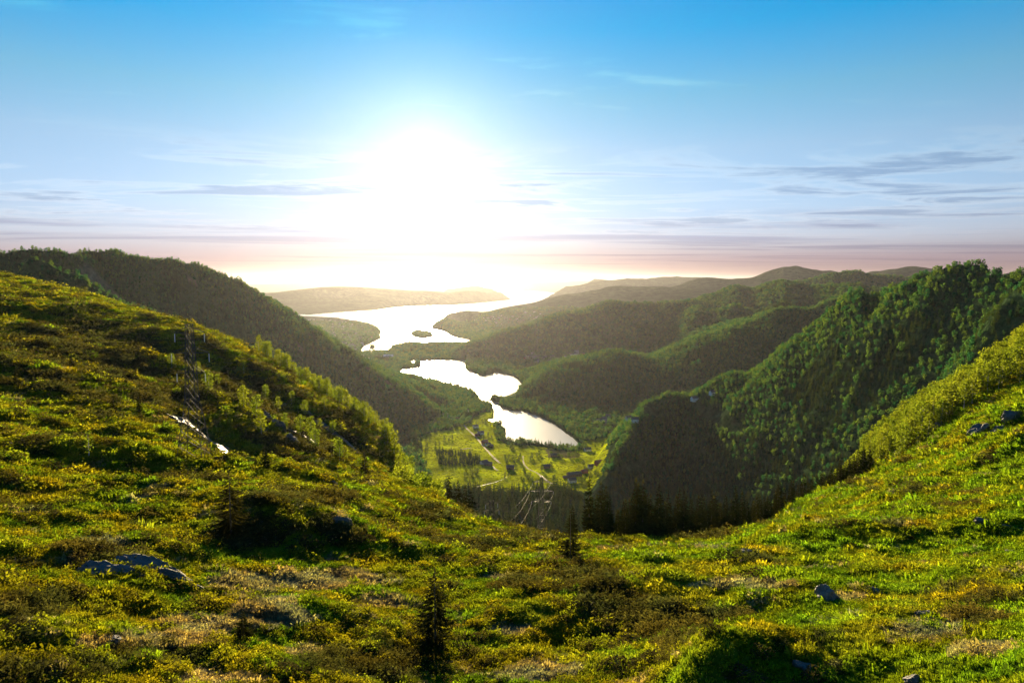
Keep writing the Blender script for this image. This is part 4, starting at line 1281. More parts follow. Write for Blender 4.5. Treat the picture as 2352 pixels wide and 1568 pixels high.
# birches
slope = sorted(band([(1835, 255, 335), (1900, 262, 340), (2000, 254, 345), (2100, 244, 350), (2200, 258, 355), (2300, 262, 360), (2600, 272, 370)], 390, 3.5, 6), key=lambda q: q[0] ** 2 + q[1] ** 2)
for i, p in enumerate(slope[:165]):
    tree("birch_tree", "bright green birch in the front of the wood on the sunlit slope above the spruces", p, random.uniform(7.0, 11.0), BIRCHES[i % 6], group="birches on the sunlit slope", wide=random.uniform(0.85, 1.2))
_b = np.array(slope[165:]); _n = len(_b); _s = RNG.uniform(0.8, 1.25, _n)
scatter("birch_forest", _b, np.stack([np.zeros(_n), np.zeros(_n), RNG.uniform(0, 6.28, _n)], 1), np.stack([_s * 1.0, _s * 1.0, _s], 1), RNG.integers(0, 6, _n), [k[1] for k in BIRCHES], None,
        label="bright green birch wood closing the top of the sunlit slope", category="forest")
for i, p in enumerate(band([(590, 370, 402), (700, 350, 385), (800, 322, 362), (880, 296, 340), (940, 230, 305)], 105, 3.4, 6)):
    tree("birch_tree", "backlit birch along the rim of the steep grassy hillside", p, random.uniform(7.5, 12.5), BIRCHES[i % 6], group="birches along the hillside rim", wide=random.uniform(0.7, 0.95))
for i, p in enumerate(band([(915, 165, 215), (960, 165, 205), (1000, 160, 190)], 20, 3.2, 8)):
    tree("birch_tree", "tall golden birch in the cluster where the heath drops to the fields", p, random.uniform(8.5, 12.5), BIRCHES[i % 6], group="golden birches at the drop", wide=1.05)
for i, (u, v) in enumerate([(480, 905), (500, 890), (395, 850), (455, 862), (610, 920), (640, 950), (560, 940), (655, 985), (690, 1000), (715, 1010), (735, 990), (700, 960), (745, 940), (600, 1000), (765, 1000), (560, 860), (780, 1060), (670, 930), (590, 965), (725, 1035)]):
    p = sight(u, v, 140)
    if p is None or math.hypot(p[0], p[1]) > 500: continue
    tree("birch_tree", "small birch dotted on the shaded face above the gully", p, random.uniform(5.0, 9.0), BIRCHES[i % 6], group="birches dotted above the gully")

# trees between the fields
FT = [(410, 345), (375, 335), (440, 330), (300, 385), (330, 380), (560, 600), (595, 610), (630, 600), (650, 620), (545, 640), (610, 640), (885, 500), (915, 490), (945, 500), (975, 490), (1000, 510), (900, 530), (960, 530), (1010, 470),
      (1040, 690), (1075, 670), (1110, 690), (1020, 670), (1090, 650), (1095, 505), (1110, 490), (1150, 475), (1170, 460), (1330, 485), (1360, 490), (1420, 480), (1450, 478), (1480, 478), (1500, 475), (1270, 470), (1600, 640), (1640, 630), (1660, 640),
      (1500, 690), (1530, 700), (1550, 680), (1530, 400), (1555, 380), (1545, 420), (1600, 420), (1640, 395), (1700, 395), (985, 360), (1005, 350), (1050, 345), (1075, 350), (1110, 350), (930, 405), (950, 415), (940, 395), (1410, 640), (1780, 645), (1810, 650), (1840, 660), (1880, 650),
      (760, 220), (790, 230), (820, 215), (850, 240), (870, 280), (830, 290), (790, 270), (720, 190), (690, 175), (640, 200), (740, 300), (770, 320), (820, 320), (870, 310), (600, 150), (560, 130), (500, 200), (520, 230), (480, 230), (440, 240), (400, 240), (460, 200), (410, 200),
      (1190, 590), (1270, 560), (1050, 620), (1040, 600), (880, 650), (910, 640), (1540, 545), (1290, 680), (1405, 750), (1730, 640), (250, 330), (230, 380), (215, 430), (700, 330), (740, 400), (1180, 350), (1400, 400)]
for i, (a, b) in enumerate(FT):
    u, v = Z3([(a, b)])[0]
    p = sight(u, v, 500)
    if p is None or p[2] < 0.9: continue
    tree("field_tree", "leafy tree among the green fields beside the near lake", p, random.uniform(6, 11), BROADS[i % 4], group="trees among the fields", wide=random.uniform(0.9, 1.3))
# the round clump on the islet between the two lakes
pc = on_level(588 + 0.3359 * 1646, 588 + 0.3359 * 982, 1.0)
for i in range(14):
    a, q = random.uniform(0, 6.28), 16 * math.sqrt(random.uniform(0, 1))
    x, y = pc[0] + q * math.cos(a), pc[1] + q * math.sin(a)
    tree("islet_tree", "tree in the round clump on the islet between the lakes", (x, y, max(float(ground(x, y)), 0.3)), random.uniform(9, 14), BROADS[i % 4], group="trees on the round islet", wide=1.3)

# ------------------------------------------------------------------ shrubs on the heath
def shrub_mesh(seed):
    r = np.random.default_rng(seed)
    n = 420
    a = r.uniform(0, 6.283, n); q = np.sqrt(r.uniform(0, 1, n))
    lump = 1 + 0.3 * np.sin(2 * a + r.uniform(0, 6)) + 0.2 * np.sin(5 * a + r.uniform(0, 6))
    z = (1 - q ** 2.2) * r.uniform(0.3, 1.1, n) + 0.03
    cen = np.stack([q * lump * np.cos(a), q * lump * np.sin(a), z], 1)
    co, f = leaves("", cen, 0.14, r, None, 0.4, 1.2)
    return mesh_from("foliage", co, f, M_SHRUB, False)
def stem_mesh(seed):
    r = np.random.default_rng(seed)
    t = Tri()
    for i in range(9):
        a = r.uniform(0, 6.28)
        t.tube((0.05 * math.cos(a), 0.05 * math.sin(a), -0.1), (0.6 * math.cos(a), 0.6 * math.sin(a), r.uniform(0.4, 0.9)), 0.03, 0.01, 4)
    return t.mesh("stems", M_BARK)
SHRUBS = [(shrub_mesh(400 + i), stem_mesh(420 + i)) for i in range(5)]
SHRUB_AT = [(1098, 1295, 1.5), (1130, 1310, 1.0), (1270, 1335, 1.4), (1300, 1365, 0.9), (1340, 1400, 1.3), (1385, 1385, 1.1), (1060, 1500, 1.3), (1090, 1470, 0.9), (1020, 1290, 1.2), (1450, 1490, 1.5), (1500, 1520, 1.2), (1400, 1460, 1.2),
            (1430, 1540, 1.4), (1660, 1310, 1.2), (1740, 1325, 1.3), (1770, 1345, 0.9), (1690, 1290, 1.5), (1640, 1400, 0.8), (1560, 1440, 0.9), (1590, 1420, 0.8), (1640, 1450, 0.7), (2180, 1390, 0.9), (2240, 1430, 1.1), (2135, 1135, 1.1),
            (30, 1455, 1.5), (60, 1470, 1.2), (40, 1310, 1.6), (10, 1330, 1.3), (240, 1280, 1.6), (180, 1290, 1.2), (300, 1268, 1.0), (120, 1080, 2.2), (160, 1090, 2.0), (60, 1030, 2.6), (320, 1095, 2.2), (400, 1100, 1.7), (480, 1108, 1.5),
            (580, 1220, 1.8), (620, 1240, 1.6), (700, 1250, 1.5), (760, 1240, 1.5), (820, 1240, 1.6), (480, 1240, 1.4), (660, 1205, 1.2), (730, 1190, 1.2), (560, 1255, 1.3), (900, 1225, 1.1), (1080, 1185, 1.3), (1060, 1195, 1.1),
            (1130, 1255, 1.0), (1190, 1235, 1.1), (1240, 1260, 0.9), (880, 1290, 0.9), (1010, 1240, 1.0), (540, 1500, 0.8), (620, 1470, 0.6), (660, 1545, 1.0), (900, 1555, 1.1), (960, 1535, 0.9), (1180, 1500, 0.8), (1880, 1290, 0.9), (2090, 1240, 0.9),
            (1960, 1260, 1.0), (1480, 1300, 0.8), (1520, 1340, 0.7), (1380, 1300, 0.9), (1330, 1290, 1.1), (950, 1330, 0.7), (760, 1400, 0.6), (350, 1180, 1.3), (260, 1150, 1.2), (180, 1200, 1.1), (90, 1180, 1.4), (430, 1200, 1.0),
            (1740, 1500, 0.8), (1790, 1480, 0.7), (1870, 1555, 0.9), (1930, 1530, 0.7), (1690, 1545, 1.0), (2100, 1180, 1.2), (2200, 1120, 1.3), (2280, 1060, 1.6), (2330, 1080, 1.5), (2180, 1030, 1.8), (2100, 1100, 1.4), (2050, 1160, 1.1)]
for i, (u, v, s) in enumerate(SHRUB_AT):
    p = sight(u, v, 26)
    if p is None: continue
    t = thing("heath_shrub", "dark brownish shrub growing low on the heath slope", "shrub", p - np.array([0, 0, 0.1]), random.uniform(0, 6.28), "dark shrubs on the heath", (s * random.uniform(0.9, 1.4), s, s * random.uniform(0.55, 0.85)))
    link("foliage", SHRUBS[i % 5][0], t); link("stem", SHRUBS[i % 5][1], t)

# ------------------------------------------------------------------ rocks
def mat_rock(name, base, rough, moss=0.35):
    m, nt, out = new_mat(name)
    L = nt.links
    tc = nd(nt, "ShaderNodeTexCoord")
    n1 = nd(nt, "ShaderNodeTexNoise"); n1.inputs["Scale"].default_value = 3.2; n1.inputs["Detail"].default_value = 9; n1.inputs["Roughness"].default_value = 0.7
    n2 = nd(nt, "ShaderNodeTexNoise"); n2.inputs["Scale"].default_value = 0.55; n2.inputs["Detail"].default_value = 6
    L.new(tc.outputs["Object"], n1.inputs["Vector"]); L.new(tc.outputs["Object"], n2.inputs["Vector"])
    cr = nd(nt, "ShaderNodeValToRGB")
    cr.color_ramp.elements[0].position = 0.3; cr.color_ramp.elements[0].color = (*[c * 0.35 for c in base], 1)
    cr.color_ramp.elements[1].position = 0.72; cr.color_ramp.elements[1].color = (*[c * 1.5 for c in base], 1)
    L.new(n1.outputs["Fac"], cr.inputs[0])
    mr = nd(nt, "ShaderNodeMapRange"); mr.inputs["From Min"].default_value = 0.62 - moss * 0.3; mr.inputs["From Max"].default_value = 0.68 - moss * 0.2
    L.new(n2.outputs["Fac"], mr.inputs["Value"])
    mx = nd(nt, "ShaderNodeMix"); mx.data_type = 'RGBA'
    mx.inputs["B"].default_value = (0.05, 0.06, 0.015, 1)
    L.new(mr.outputs[0], mx.inputs["Factor"]); L.new(cr.outputs[0], mx.inputs["A"])
    bp = nd(nt, "ShaderNodeBump"); bp.inputs["Distance"].default_value = 0.25; bp.inputs["Strength"].default_value = 0.9
    L.new(n1.outputs["Fac"], bp.inputs["Height"])
    p = nd(nt, "ShaderNodeBsdfPrincipled"); p.inputs["Roughness"].default_value = rough
    if rough < 0.6:                                     # wet and dry spots
        rr = nd(nt, "ShaderNodeMapRange"); rr.inputs["From Min"].default_value = 0.42; rr.inputs["From Max"].default_value = 0.58
        rr.inputs["To Min"].default_value = rough; rr.inputs["To Max"].default_value = 0.95
        n1.inputs["Scale"].default_value = 0.9
        L.new(n1.outputs["Fac"], rr.inputs["Value"]); L.new(rr.outputs[0], p.inputs["Roughness"])
    L.new(mx.outputs["Result"], p.inputs["Base Color"]); L.new(bp.outputs[0], p.inputs["Normal"])
    L.new(p.outputs[0], out.inputs[0])
    return m
M_ROCK = mat_rock("grey_rock", (0.13, 0.13, 0.13), 0.75, 0.1)
M_CRAG = mat_rock("mossy_crag", (0.10, 0.10, 0.095), 0.8, 0.45)
M_WET = mat_rock("wet_rock", (0.10, 0.085, 0.065), 0.42, 0.0)

def rock_mesh(seed, cuts=9, sharp=0.5, mat=None, sub=4, rough=0.11):
    """a boulder: a ball planed off by several faces, then weathered"""
    r = np.random.default_rng(seed)
    n = 14 * sub
    th, ph = np.meshgrid(np.linspace(0, math.pi, n // 2 + 1), np.linspace(0, 2 * math.pi, n, endpoint=False), indexing="ij")
    co = np.stack([np.sin(th) * np.cos(ph), np.sin(th) * np.sin(ph), np.cos(th)], -1).reshape(-1, 3)
    for i in range(cuts):
        d = r.normal(size=3); d /= np.linalg.norm(d)
        k = r.uniform(sharp, 0.92)
        s = co @ d
        co = co - np.maximum(s - k, 0)[:, None] * d
    co *= (1 + rough * 2 * (fbm(co[:, 0] * 2.2 + seed, co[:, 1] * 2.2 + co[:, 2] * 1.7, 4, seed) + 0.5 * ridged(co[:, 0] * 3.1 + seed, co[:, 2] * 4.0 + co[:, 1], 3, seed + 3) - 0.25))[:, None]
    rows = n // 2 + 1
    idx = np.arange(rows * n).reshape(rows, n)
    f = np.stack([idx[:-1], idx[1:], np.roll(idx, -1, 1)[1:], np.roll(idx, -1, 1)[:-1]], -1).reshape(-1, 4)
    return mesh_from("boulder", co, f, mat or M_ROCK, False)

ROCKS = [ # u, v (middle), width, depth, height in metres, label
    (1903, 1376, 2.1, 1.7, 1.55, "large angular grey boulder lying in the bright meadow", M_ROCK, 1),
    (2012, 1360, 1.1, 0.9, 0.5, "small dark boulder in the grass beyond the large angular one", M_ROCK, 2),
    (2140, 1420, 1.9, 1.2, 0.7, "flat grey-brown boulder beside the straw patch at the meadow edge", M_CRAG, 3),
    (1713, 1268, 1.4, 0.9, 0.6, "pale broken rock poking out of the grassy hump", M_ROCK, 4),
    (256, 1472, 0.9, 0.7, 0.45, "small pale stone in the dry grass below the slab outcrop", M_ROCK, 5),
    (2100, 1560, 0.8, 0.6, 0.4, "small stone at the foot of the mossy mound", M_ROCK, 6),
    (762, 1112, 1.6, 1.1, 0.9, "lone dark rock on the rim above the gully", M_ROCK, 7),
    (2330, 1272, 1.3, 0.9, 0.5, "half-buried dark rock low on the meadow slope", M_CRAG, 8),
    (1852, 1535, 1.6, 1.0, 0.6, "weathered rock in the shaded side of the mossy mound", M_CRAG, 9),
    (780, 1205, 2.6, 1.2, 1.3, "dark rock face in the shadow of the heath knoll", M_CRAG, 10),
    (1460, 1285, 0.9, 0.7, 0.4, "pale stone near the little hollow below the spruces", M_ROCK, 11),
]
for (u, v, w, dp, h, lab, mt, sd) in ROCKS:
    p = sight(u, v, 26)
    o = link("boulder", rock_mesh(500 + sd, 9 if sd != 1 else 7, 0.45, mt), label=lab, category="rock")
    o.location = (p[0], p[1], p[2] + h * 0.02); o.scale = (w * 0.62, dp * 0.62, h * 0.75)
    o.rotation_euler = (random.uniform(-0.15, 0.15), random.uniform(-0.2, 0.2) if sd != 1 else 0.3, random.uniform(-0.5, 0.5))

def outcrop(name, label, parts):
    """bedrock breaking through the turf: several tilted ledges"""
    p0 = sight(parts[0][0], parts[0][1], 26)
    t = thing(name, label, "rock", p0)
    for i, (u, v, w, dp, h, tilt, turn) in enumerate(parts):
        p = sight(u, v, 26)
        o = link("ledge", rock_mesh(540 + int(u) % 97 + i, 12, 0.35, M_CRAG, 4, 0.14), t)
        o.location = tuple(np.array([p[0], p[1], p[2] - h * 0.1]) - p0)
        o.scale = (w * 0.6, dp * 0.6, h * 0.7); o.rotation_euler = (0.1, tilt, turn)
    return t
outcrop("rock_outcrop", "long blue-grey slab outcrop under heather at the foot of the knoll", [(262, 1318, 5.0, 2.2, 1.7, 0.10, 0.1), (345, 1312, 5.6, 2.2, 2.0, 0.25, -0.1), (418, 1335, 4.4, 1.6, 1.0, 0.30, -0.15), (225, 1325, 3.0, 1.8, 1.0, 0.0, 0.2)])
outcrop("rock_outcrop", "low broken rock ledge in the middle of the meadow slope", [(2275, 1202, 3.0, 1.4, 0.9, 0.12, -0.2), (2310, 1210, 2.6, 1.3, 0.9, 0.15, -0.25), (2340, 1214, 2.2, 1.1, 0.6, 0.1, -0.1)])
outcrop("rock_outcrop", "craggy ledges jutting from the slope below the birch wood", [(2165, 972, 8, 3, 2.2, -0.35, 0.2), (2185, 948, 8, 3, 2.0, -0.35, 0.2), (2225, 935, 7, 3, 2.0, -0.3, 0.1)])
outcrop("rock_outcrop", "dark crag in the shade near the top of the meadow slope", [(2262, 985, 7, 4, 5.0, -0.2, 0.1), (2290, 1000, 6, 3.5, 4.0, -0.1, 0.3), (2325, 955, 7, 3, 3.2, -0.3, 0.1)])
outcrop("rock_outcrop", "dark crag among the birches high on the slope", [(2255, 868, 8, 4, 5.5, -0.35, 0.2), (2235, 890, 6, 3.5, 3.5, -0.35, 0.2)])
outcrop("rock_outcrop", "steep bare rock band in the shaded gully face", [(640, 985, 9, 3, 5.0, 0.55, -0.4), (670, 1015, 8, 3, 4.0, 0.5, -0.4), (610, 960, 7, 3, 3.5, 0.5, -0.4)])

def draped(name, centre, width, mat, lift, ragged=0.0, seed=0, **props):
    """a strip that follows the ground along a line of ground points"""
    c = np.array(centre, float)
    dense = []
    for i in range(len(c) - 1):
        k = max(2, int(np.linalg.norm(c[i + 1] - c[i]) / max(width, 1.0)) + 1)
        for j in range(k):
            dense.append(c[i] + (c[i + 1] - c[i]) * j / k)
    dense.append(c[-1]); c = np.array(dense)[:, :2]
    tg = np.gradient(c, axis=0); tg /= np.linalg.norm(tg, axis=1, keepdims=True) + 1e-9
    nr = np.stack([-tg[:, 1], tg[:, 0]], 1)
    m = 5
    rows = []
    r = np.random.default_rng(seed)
    for i in range(len(c)):
        wl, wr = width * (0.5 + ragged * r.uniform(-0.5, 0.5)), width * (0.5 + ragged * r.uniform(-0.5, 0.5))
        for j in range(m):
            q = j / (m - 1)
            p = c[i] + nr[i] * (-wl + (wl + wr) * q)
            rows.append((p[0], p[1], float(ground(p[0], p[1])) + lift))
    idx = np.arange(len(c) * m).reshape(len(c), m)
    f = np.stack([idx[:-1, :-1], idx[:-1, 1:], idx[1:, 1:], idx[1:, :-1]], -1).reshape(-1, 4)
    return link(name, mesh_from(name, rows, f, mat), **props)

def slab(label, pts, width, seed):
    """bare wet rock: a slab of many little steps, proud of the turf"""
    c = np.array([sight(u, v, 100) for u, v in pts])[:, :2]
    r = np.random.default_rng(seed)
    L = np.linalg.norm(c[-1] - c[0])
    nx, ny = max(12, int(L / 0.45)), max(6, int(width / 0.45))
    tt = np.linspace(0, 1, nx)
    seg = np.linspace(0, 1, len(c))
    cx, cy = np.interp(tt, seg, c[:, 0]), np.interp(tt, seg, c[:, 1])
    tg = np.array([c[-1][0] - c[0][0], c[-1][1] - c[0][1]]) / L
    nr = np.array([-tg[1], tg[0]])
    wv = width * (0.35 + 0.65 * np.sin(np.pi * np.clip(tt * 0.9 + 0.08, 0, 1)) ** 0.6) * (1 + 0.35 * fbm(tt * 9, tt * 0 + seed, 3, seed))
    q = np.linspace(-0.5, 0.5, ny)
    X = cx[:, None] + nr[0] * q[None] * wv[:, None]; Y = cy[:, None] + nr[1] * q[None] * wv[:, None]
    Z = ground(X, Y)
    edge = np.minimum(np.minimum(0.5 - np.abs(q)[None] , 0.5) * 8, np.minimum(tt, 1 - tt)[:, None] * 14).clip(0, 1)
    lump = 0.35 * np.abs(fbm(X / 2.2, Y / 1.4, 3, seed)) + 0.25 * np.floor(3 * fbm(X / 3.0, Y / 2.0, 2, seed + 5)) / 3
    Z = Z + (0.45 + lump) * edge - 0.35 * (1 - edge)
    idx = np.arange(nx * ny).reshape(nx, ny)
    f = np.stack([idx[:-1, :-1], idx[:-1, 1:], idx[1:, 1:], idx[1:, :-1]], -1).reshape(-1, 4)
    if nr[0] * 0 + (tg[0] * nr[1] - tg[1] * nr[0]) < 0: f = f[:, ::-1]
    return link("wet_rock_slab", mesh_from("wet_rock_slab", np.stack([X, Y, Z], -1).reshape(-1, 3), f, M_WET, False), label=label, category="rock")
slab("broad wet rock slab glinting in the low sun beside the lattice pylon", [(388, 955), (440, 985), (500, 1020), (592, 1062)], 7.0, 3)
slab("narrow wet rock streak running down the far face of the gully", [(690, 935), (740, 975), (790, 1010), (830, 1048)], 3.0, 8)
slab("short wet rock streak lower on the far face of the gully", [(655, 985), (700, 1002), (735, 1030)], 2.2, 13)

# ------------------------------------------------------------------ power line
M_STEEL_DARK = mat_solid("galvanised_steel", (0.05, 0.05, 0.05), 0.8, 8, 0.2, 0.0, 0.0, 0.15)
M_STEEL_SUNLIT = mat_solid("sunlit_steel", (0.13, 0.12, 0.10), 0.45, 8, 0.2, 0.2)  # paler, warmer steel: sun glints on the struts are put into the colour
M_GLASSY = mat_solid("insulator_glass", (0.80, 0.80, 0.74), 0.12, 5, 0.05)
M_WIRE = mat_solid("aluminium_wire", (0.10, 0.09, 0.07), 0.7, 5, 0.1)

def pylon(label, base, H, foot, head, arms, rz=0.0, thick=0.10, ins=1.6, panels=9, group=None, steel=None, straight=False):
    M_STEEL = steel or M_STEEL_DARK
    t = thing("lattice_pylon", label, "pylon", base, rz, group)
    def half(z):
        q = z / H
        if straight: return (foot + (head - foot) * q) * 0.5
        w = foot + (head * 1.9 - foot) * min(q / 0.45, 1) if q < 0.45 else head * 1.9 + (head - head * 1.9) * (q - 0.45) / 0.55
        return w * 0.5
    zs = [H * (1 - (1 - i / panels) ** 1.15) for i in range(panels + 1)]
    for sx, sy in ((-1, -1), (1, -1), (1, 1), (-1, 1)):
        b = Tri()
        for i in range(panels):
            h0, h1 = half(zs[i]), half(zs[i + 1])
            b.tube((sx * h0, sy * h0, zs[i] - (0.6 if i == 0 else 0)), (sx * h1, sy * h1, zs[i + 1]), thick, thick * 0.9, 4)
        link("leg", b.mesh("leg", M_STEEL), t)
    for side in range(4):
        b = Tri()
        for i in range(panels):
            h0, h1 = half(zs[i]), half(zs[i + 1])
            c = [(-1, -1), (1, -1), (1, 1), (-1, 1)]
            (ax, ay), (bx, by) = c[side], c[(side + 1) % 4]
            b.tube((ax * h0, ay * h0, zs[i]), (bx * h1, by * h1, zs[i + 1]), thick * 0.55, thick * 0.55, 4)
            b.tube((bx * h0, by * h0, zs[i]), (ax * h1, ay * h1, zs[i + 1]), thick * 0.55, thick * 0.55, 4)
            b.tube((ax * h1, ay * h1, zs[i + 1]), (bx * h1, by * h1, zs[i + 1]), thick * 0.5, thick * 0.5, 4)
        link("bracing", b.mesh("bracing", M_STEEL), t)
    hang = []
    for z, ln in arms:
        h = half(z)
        for s in (-1, 1):
            b = Tri()
            for yy in (-h, h):
                b.tube((s * h, yy, z), (s * ln, 0, z + 0.05), thick * 0.7, thick * 0.6, 4)
                b.tube((s * h, yy, z + 1.0), (s * ln, 0, z + 0.1), thick * 0.6, thick * 0.5, 4)
            b.tube((s * (h + ln) / 2, -h / 2, z), (s * (h + ln) / 2, h / 2, z), thick * 0.4, thick * 0.4, 4)
            link("cross_arm", b.mesh("cross_arm", M_STEEL), t)
            g = Tri()
            k = 9
            for i in range(k):
                za = z - 0.15 - ins * i / k
                g.tube((s * ln, 0, za), (s * ln, 0, za - ins / k * 0.55), 0.04, 0.075, 8)
                g.tube((s * ln, 0, za - ins / k * 0.55), (s * ln, 0, za - ins / k), 0.045, 0.045, 6)
            link("insulator", g.mesh("insulator", M_GLASSY), t)
            ca, sa = math.cos(rz), math.sin(rz)
            hang.append(np.array([base[0] + s * ln * ca, base[1] + s * ln * sa, base[2] + z - 0.15 - ins]))
    return hang

def wire(a, b, sag, label, group="power line wires", r=0.02):
    t = Tri()
    n = 18
    pts = []
    for i in range(n + 1):
        q = i / n
        p = a + (b - a) * q
        pts.append(p - np.array([0, 0, 4 * sag * q * (1 - q)]))
    for i in range(n):
        t.tube(pts[i], pts[i + 1], r, r, 4)
    link("power_wire", t.mesh("power_wire", M_WIRE), label=label, category="wire", group=group)

pa = sight(447, 1052, 60)
da = math.hypot(pa[0], pa[1])
HA = at(428, 744, da)[2] - pa[2]
hang_a = pylon("tall lattice pylon with three pairs of arms beside the wet rock slab", pa, HA, 4.6, 0.95, [(HA - 1.6, 2.6), (HA - 5.2, 3.3), (HA - 8.8, 2.5)], 0.05, 0.085, 1.5, 10)
pb = where(1245, 300)
HB = at(1245, 1094, 300)[2] - pb[2]
hang_b = pylon("lattice pylon standing out before the green valley fields", pb, HB, 4.6, 1.0, [(HB - 2.5, 4.0), (HB - 6.8, 5.4), (HB - 11.5, 4.4)], 0.0, 0.17, 1.1, 16, None, M_STEEL_SUNLIT, True)
pc_ = where(1128, 200)
HC = at(1128, 1150, 200)[2] - pc_[2]
hang_c = pylon("short pylon half hidden below the heath crest with white insulators", pc_, HC, 3.0, 1.0, [(HC - 0.8, 1.9), (HC - 3.0, 2.3)], 0.3, 0.06, 1.3, 7)
k_ = 0
for i, j in ((0, 0), (1, 1), (2, 2), (3, 3), (4, 2), (5, 3)):
    wire(hang_c[j], hang_b[i], 5.0 + 0.8 * i, "golden power wire sagging from the half-hidden pylon to the valley pylon", r=0.02)
for (u, v, d, H, lab) in [(979, 1035, 1180, 26, "far lattice pylon at the wood edge with glinting insulators beside the fields"), (966, 965, 1480, 26, "farthest lattice pylon deep in the hazy woods above the lake")]:
    p = sight(u, v, 700)
    pylon(lab, p, H, 4.5, 1.2, [(H - 2, 3.6), (H - 6, 4.6), (H - 10, 3.6)], 0.2, 0.14, 2.2, 6)

# ------------------------------------------------------------------ houses
M_WHITE = mat_solid("white_wall", (0.72, 0.70, 0.66), 0.7, 2, 0.08)
M_RED = mat_solid("red_wall", (0.28, 0.06, 0.04), 0.75, 2, 0.15)
M_BROWN = mat_solid("brown_wall", (0.16, 0.10, 0.06), 0.8, 2, 0.15)
M_ROOF = mat_solid("slate_roof", (0.08, 0.075, 0.075), 0.85, 3, 0.2)
M_ROOFT = mat_solid("tile_roof", (0.22, 0.09, 0.06), 0.6, 3, 0.2)
M_GLASS = mat_solid("window_glass", (0.03, 0.035, 0.04), 0.08, 1, 0.05)
M_DOOR = mat_solid("door_paint", (0.12, 0.05, 0.03), 0.6, 3, 0.1)

def house(label, p, w, d, h, rz, wall, roof, chimney=True, group=None, name="house", cat="house"):
    t = thing(name, label, cat, p, rz, group)
    rise = d * 0.36
    x, y = w / 2, d / 2
    co = [(-x, -y, -1.5), (x, -y, -1.5), (x, y, -1.5), (-x, y, -1.5), (-x, -y, h), (x, -y, h), (x, y, h), (-x, y, h), (-x, 0, h + rise), (x, 0, h + rise)]
    b = Tri(); b.v = co
    b.f = [(0, 1, 5), (0, 5, 4), (2, 3, 7), (2, 7, 6), (1, 2, 6), (1, 6, 5), (5, 6, 9), (3, 0, 4), (3, 4, 7), (4, 8, 7)]
    link("wall", b.mesh("wall", wall), t)
    r = Tri()
    o = 0.5
    for s in (-1, 1):
        e = h - o * rise / y
        a0, a1 = (-x - o, s * (y + o), e + 0.05), (x + o, s * (y + o), e + 0.05)
        c0, c1 = (-x - o, 0, h + rise + 0.06), (x + o, 0, h + rise + 0.06)
        up = np.array([0, 0, 0.25])
        A0, A1, C0, C1 = [tuple(np.array(q) + up) for q in (a0, a1, c0, c1)]
        if s > 0: a0, a1, c0, c1, A0, A1, C0, C1 = a1, a0, c1, c0, A1, A0, C1, C0
        r.quad(A0, A1, C1, C0); r.quad(a1, a0, c0, c1); r.quad(a0, a1, A1, A0); r.quad(a1, c1, C1, A1); r.quad(c0, a0, A0, C0)
    rf = link("roof", r.mesh("roof", roof), t)
    if chimney:
        c = Tri(); c.box((-0.4 + w * 0.15, -0.4 + 0.2, h + rise * 0.6), (0.4 + w * 0.15, 0.6, h + rise + 1.1))
        link("chimney", c.mesh("chimney", M_BROWN), rf)
    for s in (-1, 1):
        n = max(2, int(w / 3.2))
        for i in range(n):
            cx = -x + w * (i + 0.5) / n
            g = Tri()
            if s < 0 and i == n // 2:
                g.box((cx - 0.5, -y - 0.05, 0.0), (cx + 0.5, -y + 0.03, 2.1)); link("door", g.mesh("door", M_DOOR), t)
            else:
                yy = s * y
                g.box((cx - 0.65, yy - 0.04, h * 0.45), (cx + 0.65, yy + 0.04, h * 0.45 + 1.3)); link("window", g.mesh("window", M_GLASS), t)
    return t

HS = [(635, 232, 11, 8, 4.5, 0.5, 0, "white house above the road beside the near lake, closest to the shore trees"), (678, 288, 13, 8, 4.5, 0.4, 0, "white house with grey roof halfway down the valley road"), (650, 300, 9, 7, 3.5, 0.6, 1, "small red house on the far side of the valley road"),
      (712, 362, 12, 8, 4.5, 0.4, 1, "red house where the valley road bends down to the fields"), (738, 382, 10, 7, 4, 0.5, 0, "white house close behind the red one at the road bend"), (765, 395, 8, 6, 3.5, 0.5, 2, "brown shed beside the houses at the road bend"),
      (706, 535, 13, 8, 4.0, 0.7, 0, "white farmhouse beside the dark spruce plantation"), (740, 548, 14, 8, 3.5, 0.1, 2, "long brown barn behind the white farmhouse"),
      (925, 580, 13, 8, 4.5, 0.1, 2, "brown farmhouse among trees in the middle of the fields"), (1230, 570, 12, 8, 4, 0.2, 2, "dark cottage on the tree-ringed knoll in the bright field"),
      (1465, 640, 24, 9, 4.5, 0.35, 2, "long dark barn at the edge of the bright field"), (1445, 690, 12, 9, 4.5, 0.3, 0, "white-gabled house just below the long dark barn"), (1395, 655, 10, 5, 2.5, 0.2, 2, "low shed at the end of the long dark barn"),
      (1548, 612, 10, 7, 4, 0.5, 1, "red house uphill of the long dark barn"), (1605, 570, 10, 8, 4, 0.2, 0, "pale house between the red houses at the foot of the wooded spur"), (1672, 540, 13, 8, 5, 0.4, 1, "red house highest at the foot of the wooded spur"),
      (1575, 428, 12, 8, 4.5, 0.3, 0, "white house at the lake head among round trees"), (1300, 472, 16, 7, 3.5, 0.1, 2, "long low brown building beyond the hedge near the reeds"),
      (555, 97, 12, 8, 4.5, 0.2, 0, "white house nearest the strait between the lakes"), (382, 135, 11, 8, 4.5, 0.4, 0, "white house at the top of the valley road"), (432, 168, 10, 8, 4, 0.3, 0, "pale house beside the start of the valley road"), (476, 168, 10, 8, 4, 0.3, 1, "red house beside the start of the valley road")]
WALLS = [M_WHITE, M_RED, M_BROWN]
